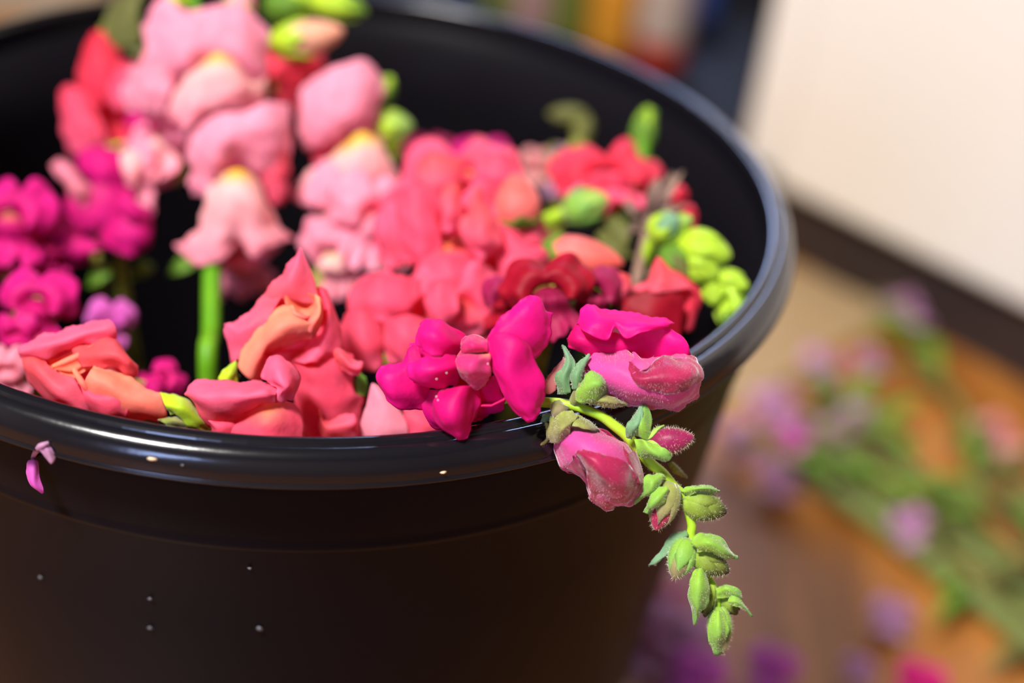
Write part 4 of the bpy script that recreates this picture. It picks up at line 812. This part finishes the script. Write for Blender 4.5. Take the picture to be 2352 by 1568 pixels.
# --- right hand cluster
t, S = spike('coral red snapdragon with lime green tip near the dried brown spike', [(1490, 255, .482), (1475, 340, .478), (1450, 440, .472), (1420, 560, .46), (1380, 700, .45)], 'stem_green', r=0.0022, r1=0.0026)
B(t, (1470, 350), (1490, 245), 52, .480, body='sepal_lime', cal='leaf', cover=.95)
B(t, (1460, 400), (1510, 375), 52, .474, body='sepal_lime', cal='leaf_dull', cover=.9)
floret(t, 1395, 425, .448, 235, (.05, .35, .9), (0, 1, 0), 'coral_red', 'coral', seed=81, ruffle=1.6, wide=1.15, spath=S, yellow=0, upper=1.0, lower=.6)
B(t, (1300, 490), (1398, 455), 80, .436, .432, body='sepal_pale', cal='sepal', cover=.8)
tube('side_stem', [at(1235, 515, .442), at(1270, 500, .44), at(1310, 485, .438)], [0.0020, 0.0022, 0.0024], 'stem', t, 8)
B(t, (1250, 575), (1432, 606), 96, .408, .402, body='salmon', cal='leaf', cover=.25, lobed=.1)
for k, (a_, b_, c_) in enumerate([((1400, 500), (1430, 540), (1420, 600)), ((1380, 530), (1410, 570), (1460, 590)), ((1530, 490), (1500, 520), (1480, 560))]):
    bract(t, [at(*a_, .436), at(*b_, .430), at(*c_, .432)], 0.006, 'leaf_dull', name='leaf')
t, S = spike('dried brown snapdragon spike with shrivelled leaves', [(1545, 400, .436), (1500, 470, .430), (1478, 560, .425), (1462, 640, .422), (1440, 720, .420)], 'stem_dry', r=0.0016, r1=.0008)
for k, (a_, b_, c_, wd, mm) in enumerate([((1500, 470), (1530, 440), (1570, 392), 38, 'dry'), ((1490, 490), (1500, 440), (1515, 405), 30, 'dry'), ((1505, 470), (1545, 480), (1580, 470), 22, 'dry'), ((1480, 500), (1450, 480), (1440, 450), 26, 'dry'),
                                          ((1475, 560), (1510, 575), (1535, 560), 24, 'dry'), ((1465, 620), (1460, 660), (1445, 690), 30, 'dry'), ((1470, 610), (1500, 640), (1490, 680), 20, 'dry'), ((1478, 540), (1460, 520), (1440, 540), 26, 'dry')]):
    bract(t, [at(*a_, .428), at(*b_, .425), at(*c_, .428)], wd * .428 / FPX, mm, fold=.5, name='leaf')
t, S = spike('snapdragon spike of unopened lime green buds arching over the right rim', [(1715, 765, .402), (1690, 690, .404), (1650, 620, .408), (1600, 570, .413), (1540, 530, .420), (1480, 600, .425)], 'stem', r=0.0018, r1=0.0012)
for k, (a_, b_, wd, mm) in enumerate([((1560, 560), (1680, 590), 90, 'sepal_lime'), ((1570, 590), (1650, 640), 80, 'sepal_lime'), ((1620, 600), (1665, 560), 60, 'leaf'), ((1640, 640), (1720, 660), 58, 'sepal_lime'), ((1640, 650), (1640, 700), 54, 'sepal_lime'),
                                      ((1670, 690), (1700, 730), 46, 'sepal_lime'), ((1680, 700), (1728, 700), 40, 'leaf'), ((1690, 720), (1715, 770), 44, 'sepal_lime'), ((1660, 700), (1675, 750), 42, 'leaf'), ((1530, 570), (1580, 640), 70, 'leaf_dull'),
                                      ((1500, 540), (1560, 500), 70, 'sepal_cool'), ((1550, 520), (1590, 500), 36, 'sepal_pale')]):
    B(t, a_, b_, wd, .410, .404, body=mm, cal='sepal_lime' if mm != 'leaf_dull' else 'leaf', cover=.8, phase=k * .7)
floret(t, 1585, 500, .43, 60, (.6, 0, .6), (0, 1, 0), 'coral_red', seed=82, yellow=0, cal=None)
floret(t, 1565, 455, .435, 60, (.6, 0, .6), (0, 1, 0), 'coral_red', seed=83, yellow=0, cal=None)
t, S = spike('pink and crimson snapdragon tucked behind the half open magenta floret', [(1500, 690, .405), (1490, 760, .40), (1480, 830, .39)], 'stem_olive', r=0.0018)
g = patch('floret', [[(1510, 590, 0), (1518, 592, 0), (1526, 600, 0)], [(1490, 640, 0), (1520, 640, 4), (1560, 640, 0)], [(1440, 668, 0), (1520, 672, 4), (1600, 660, 0)]], PX, .388, 'coral_pink', t, tint=lambda v, u: v * .5)
patch('upper_lip', [[(1430, 690, 0), (1500, 660, 1), (1570, 680, 0)], [(1430, 730, 1), (1500, 720, 3), (1570, 720, 0)], [(1440, 790, 0), (1500, 790, 1), (1560, 790, 0)]], PX, .386, 'crimson', g)
patch('upper_lip', [[(1400, 640, 0), (1425, 625, 1), (1450, 632, 0)], [(1400, 655, 1), (1425, 660, 2), (1452, 660, 0)], [(1415, 680, 0), (1428, 690, 0), (1440, 670, 0)]], PX, .386, 'coral_pink', g)
patch('upper_lip', [[(1550, 620, -4), (1580, 640, -3), (1605, 660, -4)], [(1560, 690, -4), (1590, 690, -2), (1610, 690, -4)], [(1560, 760, -4), (1580, 760, -3), (1590, 760, -4)]], PX, .388, 'coral_red', g)
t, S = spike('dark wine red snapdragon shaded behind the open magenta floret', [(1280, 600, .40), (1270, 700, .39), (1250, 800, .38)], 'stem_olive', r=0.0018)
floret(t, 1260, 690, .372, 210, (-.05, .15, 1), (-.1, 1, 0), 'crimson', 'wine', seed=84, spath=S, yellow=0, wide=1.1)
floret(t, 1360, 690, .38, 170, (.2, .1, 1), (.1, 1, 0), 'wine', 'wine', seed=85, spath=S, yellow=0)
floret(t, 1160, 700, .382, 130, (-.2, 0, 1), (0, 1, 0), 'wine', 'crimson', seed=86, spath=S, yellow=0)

# ------------------------------------------------------------------ small bits on the bucket
def skin(px, py):
    """depth at which the view ray through a photo pixel meets the outside of the bucket"""
    q = FW + (px - 1176) / FPX * RT - (py - 784) / FPX * UP
    for tt in np.linspace(.28, .45, 4000):
        P = POS + q * tt
        if P[2] < 0.2915: R_ = wall_r(P[2]) + 0.0003
        else: R_ = np.interp(P[2], [0.2915, 0.2922, 0.2945, 0.2965, 0.2979, 0.2989, 0.2995], [0.1517, 0.1513, 0.1509, 0.1504, 0.1498, 0.1490, 0.1480])
        if math.hypot(P[0], P[1]) <= R_ and P[2] < ZR: break
    return tt
D = skin(84, 1048) - .0004
wp = patch('wilted_petal', [[(94, 1126, 0), (97, 1130, 0), (100, 1128, 0)], [(70, 1110, 0.5), (80, 1112, 2), (98, 1118, 0.5)], [(62, 1085, 0.6), (76, 1085, 2.2), (90, 1090, 0.6)], [(70, 1058, 0.8), (77, 1057, 1.6), (84, 1060, .8)]], PX, D, 'violet', None,
           label='shrivelled purple petal stuck on the outside of the bucket rim', cat='petal')
tube('stalk', [at(77, 1062, D - .0012), at(78, 1045, skin(78, 1045) - .0009), at(92, 1026, skin(92, 1026) - .0010), at(112, 1016, skin(112, 1016) - .0007)], [0.0007, 0.0006, 0.0008, 0.0004], 'lilac', wp, 7)
patch('curl', [[(92, 1028, 1), (100, 1022, 1.5), (112, 1018, 1)], [(102, 1040, 1), (110, 1036, 2), (122, 1034, 1)], [(112, 1060, 0), (119, 1062, .5), (126, 1044, 0)]], PX, skin(108, 1036), 'lilac', wp)
simple_mat('chip', (226, 196, 160), 0.7, 0.2)
def fleck(px, py, w_, h_, lab):
    tt = skin(px, py); P = at(px, py, tt)
    nrm = np.array([P[0], P[1], 0]) / math.hypot(P[0], P[1]); s = np.cross([0, 0, 1], nrm); u = np.array([0, 0, 1.0])
    k = tt / FPX; rng = random.Random(int(px)); n = 9; V = [P + nrm * 0.0005]
    for j in range(n):
        a_ = 2 * math.pi * j / n; f = rng.uniform(.6, 1.1)
        V.append(P + s * (w_ / 2 * k * math.cos(a_) * f) + u * (h_ / 2 * k * math.sin(a_) * f) + nrm * 0.0001)
    return mesh_obj('fleck', V, [(0, 1 + j, 1 + (j + 1) % n) for j in range(n)], 'chip', None, None, 0.0002, label=lab, cat='fleck')
fleck(350, 1053, 24, 12, 'beige paper fleck stuck on the bucket rim beside a blue glint')
fleck(1018, 1084, 18, 8, 'tiny pale fleck on the rim below the open magenta floret')
simple_mat('dust', (84, 84, 90), 0.4, 0.5)
for px, py, w_ in [(93, 1325, 14), (345, 1374, 13), (345, 1441, 15), (597, 1443, 20), (574, 1304, 12), (420, 1067, 10)]:
    o = fleck(px, py, w_, w_ * .8, 'small grey dried water spot on the bucket wall'); o.name = 'water_spot'; o['category'] = 'spot'; o['group'] = 'dried water spots on the bucket'
    o.data.materials[0] = MATS['dust']

# ------------------------------------------------------------------ floor and background
# white cabinet on a dark plinth
A0 = onz(1840, 612, 0); A1 = onz(2352, 885, 0); dv = (A1 - A0) / np.linalg.norm(A1 - A0)
E0 = A0 + dv * -0.085; nv = np.array([-dv[1], dv[0], 0]);
if nv[1] < 0: nv = -nv
rot = math.atan2(dv[1], dv[0]); Wd, Dp, Hc = 0.62, 0.5, 0.95
cb = thing('cabinet', E0 + dv * Wd / 2 + nv * Dp / 2, 'white enamel cabinet on a dark brown plinth standing on the floor', 'cabinet')
box('plinth', E0 + dv * Wd / 2 + nv * (Dp / 2) + np.array([0, 0, 0.022]), (Wd / 2 - .001, Dp / 2 - .001, 0.022), rot, 'plinth_dark', cb)
box('body', E0 + dv * Wd / 2 + nv * (Dp / 2 + .010) + np.array([0, 0, 0.046 + Hc / 2]), (Wd / 2, Dp / 2 - .010, Hc / 2), rot, 'white_enamel', cb, 0.006)
box('door', E0 + dv * (Wd / 2 + .022) + nv * 0.002 + np.array([0, 0, 0.052 + Hc / 2 - .01]), (Wd / 2 - .026, 0.011, Hc / 2 - .012), rot, 'white_enamel', cb, 0.008)
# kraft paper on the floor
kp = [onz(1640, 962, 0.003), onz(2062, 716, 0.003), onz(1845, 618, 0.003), onz(1500, 540, 0.003), onz(1300, 800, .003)]
V = [np.array(p) for p in kp] + [np.array(p) - [0, 0, .003] for p in kp]; n = len(kp)
mesh_obj('paper_sheet', V, [tuple(range(n)), tuple(range(n, 2 * n))[::-1]] + [(i, (i + 1) % n, n + (i + 1) % n, n + i) for i in range(n)], 'kraft', None, smooth=False, label='beige card sheet lying on the wooden floor behind the bucket', cat='card')

def lay(label, pts, r, heads, leaves, col, seed, mat='stem_floor'):
    """a cut stem lying on the floor; pts floor pixels from the cut end to the tip"""
    rng = random.Random(seed)
    P = [onz(x, y, 0.004 + h) for x, y, h in pts]
    t = thing('cut_flower_stem', [P[0][0], P[0][1], 0.0], label, 'flower', None)
    tube('stem', P, [r, r, r * .5], mat, t, 8)
    S = cr(P, 60)
    for k in range(leaves):
        p = S[rng.randrange(4, 58)]; a_ = rng.uniform(0, 6.28); L = rng.uniform(.025, .05)
        e = p + np.array([math.cos(a_) * L, math.sin(a_) * L, rng.uniform(.002, .012)]); e[2] = max(e[2], .004)
        mid = (p + e) / 2 + np.array([0, 0, .008])
        bract(t, [p, mid, e], rng.uniform(.008, .013), rng.choice(['leaf_dull', 'leaf_dull', 'leaf']), normal=(0, 0, 1), name='leaf')
    for (x, y, h, sz, c_) in heads:
        O = onz(x, y, h); d_ = float((O - POS) @ FW)
        floret(t, x, y, d_, sz, (rng.uniform(-.4, .4), rng.uniform(.1, .6), 1), (rng.uniform(-.6, .6), 1, 0), c_, seed=rng.randrange(999), yellow=0, ruffle=1.2, cal='leaf_dull')
    return t
lay('cut stem with lilac flowers lying along the edge of the beige card', [(2420, 1400, 0), (2150, 1150, 0), (1960, 1000, .004), (1790, 930, .008)], .0035, [(1790, 935, .02, 120, 'lilac'), (1890, 850, .02, 110, 'lilac'), (1700, 1010, .016, 90, 'lilac'), (1840, 1000, .015, 90, 'violet')], 9, 'lilac', 1)
lay('cut stem with a mauve flower head reaching the cabinet plinth', [(2440, 1250, 0), (2250, 1000, .003), (2130, 830, .006), (2080, 720, .012)], .003, [(2085, 715, .02, 105, 'lilac'), (2000, 830, .01, 70, 'lilac')], 10, 'lilac', 2)
lay('thick green cut stem running diagonally over the wooden floor', [(2500, 1600, .003), (2330, 1440, .003), (2150, 1300, .004), (1980, 1170, .006), (1840, 1080, .01), (1790, 1060, .014)], .0075, [(1790, 1100, .015, 110, 'lilac'), (1920, 1000, .014, 90, 'lilac'), (2090, 1215, .018, 100, 'lilac')], 6, 'lilac', 3)
lay('leafy green cut stem beside the thick diagonal one', [(2480, 1500, .004), (2300, 1330, .005), (2100, 1180, .007), (1950, 1090, .01), (1860, 1040, .014)], .005, [(1980, 960, .015, 80, 'lilac')], 12, 'lilac', 4)
lay('leafy cut stem ending in pinkish blooms on the orange boards', [(2460, 1330, .003), (2330, 1200, .004), (2230, 1090, .004), (2290, 990, .01)], .003, [(2300, 1000, .012, 110, 'dusty')], 14, 'dusty', 5)
lay('sparse cut stem with olive leaves across the middle of the floor', [(2500, 1440, .006), (2280, 1240, .008), (2080, 1050, .01), (1900, 900, .012)], .003, [(1960, 930, .016, 70, 'lilac')], 14, 'lilac', 6)
for px, py, sz, c_, lab in [(1530, 1480, 200, 'lilac', 'lilac pink fallen floret on the floor close to the bucket'), (1500, 1390, 170, 'rose', 'rose pink fallen floret on the floor against the bucket'), (1590, 1560, 150, 'violet', 'violet fallen floret in the shade beside the bucket foot'),
                            (1770, 1545, 130, 'violet', 'bright violet fallen floret alone on the boards'), (2050, 1420, 105, 'lilac', 'lilac fallen floret lying below the thick green stem'), (1975, 1540, 80, 'lilac', 'small lilac fallen floret on the orange boards'), (2110, 1575, 120, 'magenta_far', 'magenta fallen floret on the orange boards')]:
    O = onz(px, py, .012); d_ = float((O - POS) @ FW)
    f_ = floret(None, px, py, d_, sz, (random.Random(px).uniform(-.4, .4), .5, 1), (.3, 1, 0), c_, seed=px, yellow=0, cal='leaf_dull', name='fallen_floret')
    f_['label'] = lab; f_['category'] = 'flower'

# black shelf invented to make the background dark, with bottles and jars
sh = thing('backdrop_shelf', (0.05, 1.05, 0), 'black low shelf behind the bucket carrying bottles', 'shelf')
box('board', (0.015, 0.995, 0.012), (0.285, 0.315, 0.012), 0, 'backdrop_black', sh)
box('back_board', (0.015, 1.325, 0.22), (0.285, 0.01, 0.20), 0, 'backdrop_black', sh)
box('side_board', (0.288, 1.10, 0.20), (0.010, 0.21, 0.17), 0, 'backdrop_black', sh)
simple_mat('amber_glass', (196, 132, 40), 0.12, 0.5, None); simple_mat('red_glass', (176, 50, 36), 0.15, 0.5); simple_mat('green_glass', (96, 104, 44), 0.15, 0.5)
simple_mat('mauve_ceramic', (150, 116, 112), 0.4, 0.4); simple_mat('label_grey', (168, 150, 138), 0.7, 0.2); simple_mat('cap_dark', (60, 40, 34), 0.4, 0.4); simple_mat('blue_box', (60, 82, 150), 0.5, 0.4)
def bottle(px, py, rad, h, mat, lab, lbl=None):
    P = onz(px, py, 0.0245)
    t = thing('bottle', P, lab, 'bottle')
    n = 28
    def rv(name, prof, mm, parent):
        V = [P + np.array([r_ * math.cos(2 * math.pi * j / n), r_ * math.sin(2 * math.pi * j / n), z]) for r_, z in prof for j in range(n)]
        return mesh_obj(name, V, gridfaces(len(prof), n, True) + [tuple(range(n))[::-1], tuple((len(prof) - 1) * n + j for j in range(n))], mm, parent)
    rv('glass_body', [(rad * .95, 0), (rad, h * .03), (rad, h * .62), (rad * .8, h * .70), (rad * .42, h * .78), (rad * .4, h * .9)], mat, t)
    rv('cap', [(rad * .46, h * .9), (rad * .46, h), (rad * .40, h * 1.01)], 'cap_dark', t)
    if lbl: rv('label', [(rad * 1.01, h * .14), (rad * 1.015, h * .15), (rad * 1.015, h * .5), (rad * 1.01, h * .51)], lbl, t)
bottle(1512, 140, .024, .17, 'red_glass', 'red bottle with a greyish label on the black shelf', 'label_grey')
bottle(1400, 115, .022, .18, 'amber_glass', 'amber bottle between the red and the olive one')
bottle(1305, 90, .019, .17, 'green_glass', 'olive green bottle beside the amber one')
bottle(1222, 70, .020, .15, 'mauve_ceramic', 'mauve grey bottle on the black shelf')
bottle(1150, 40, .018, .16, 'green_glass', 'dark olive bottle at the shelf end hidden by the bucket')
o = box('blue_carton', onz(1600, -60, 0.0245 + .04), (.02, .02, .04), .2, 'blue_box', None, .002, label='small blue carton on the added black shelf beside the cabinet', cat='box')
simple_mat('grey_card', (150, 148, 136), 0.8, 0.2, (10, (164, 146, 118)))
box('storage_box', (-0.56, 0.98, 0.14), (.22, .2, .14), .1, 'grey_card', None, .004, label='beige grey storage box on the floor behind the bucket', cat='box')
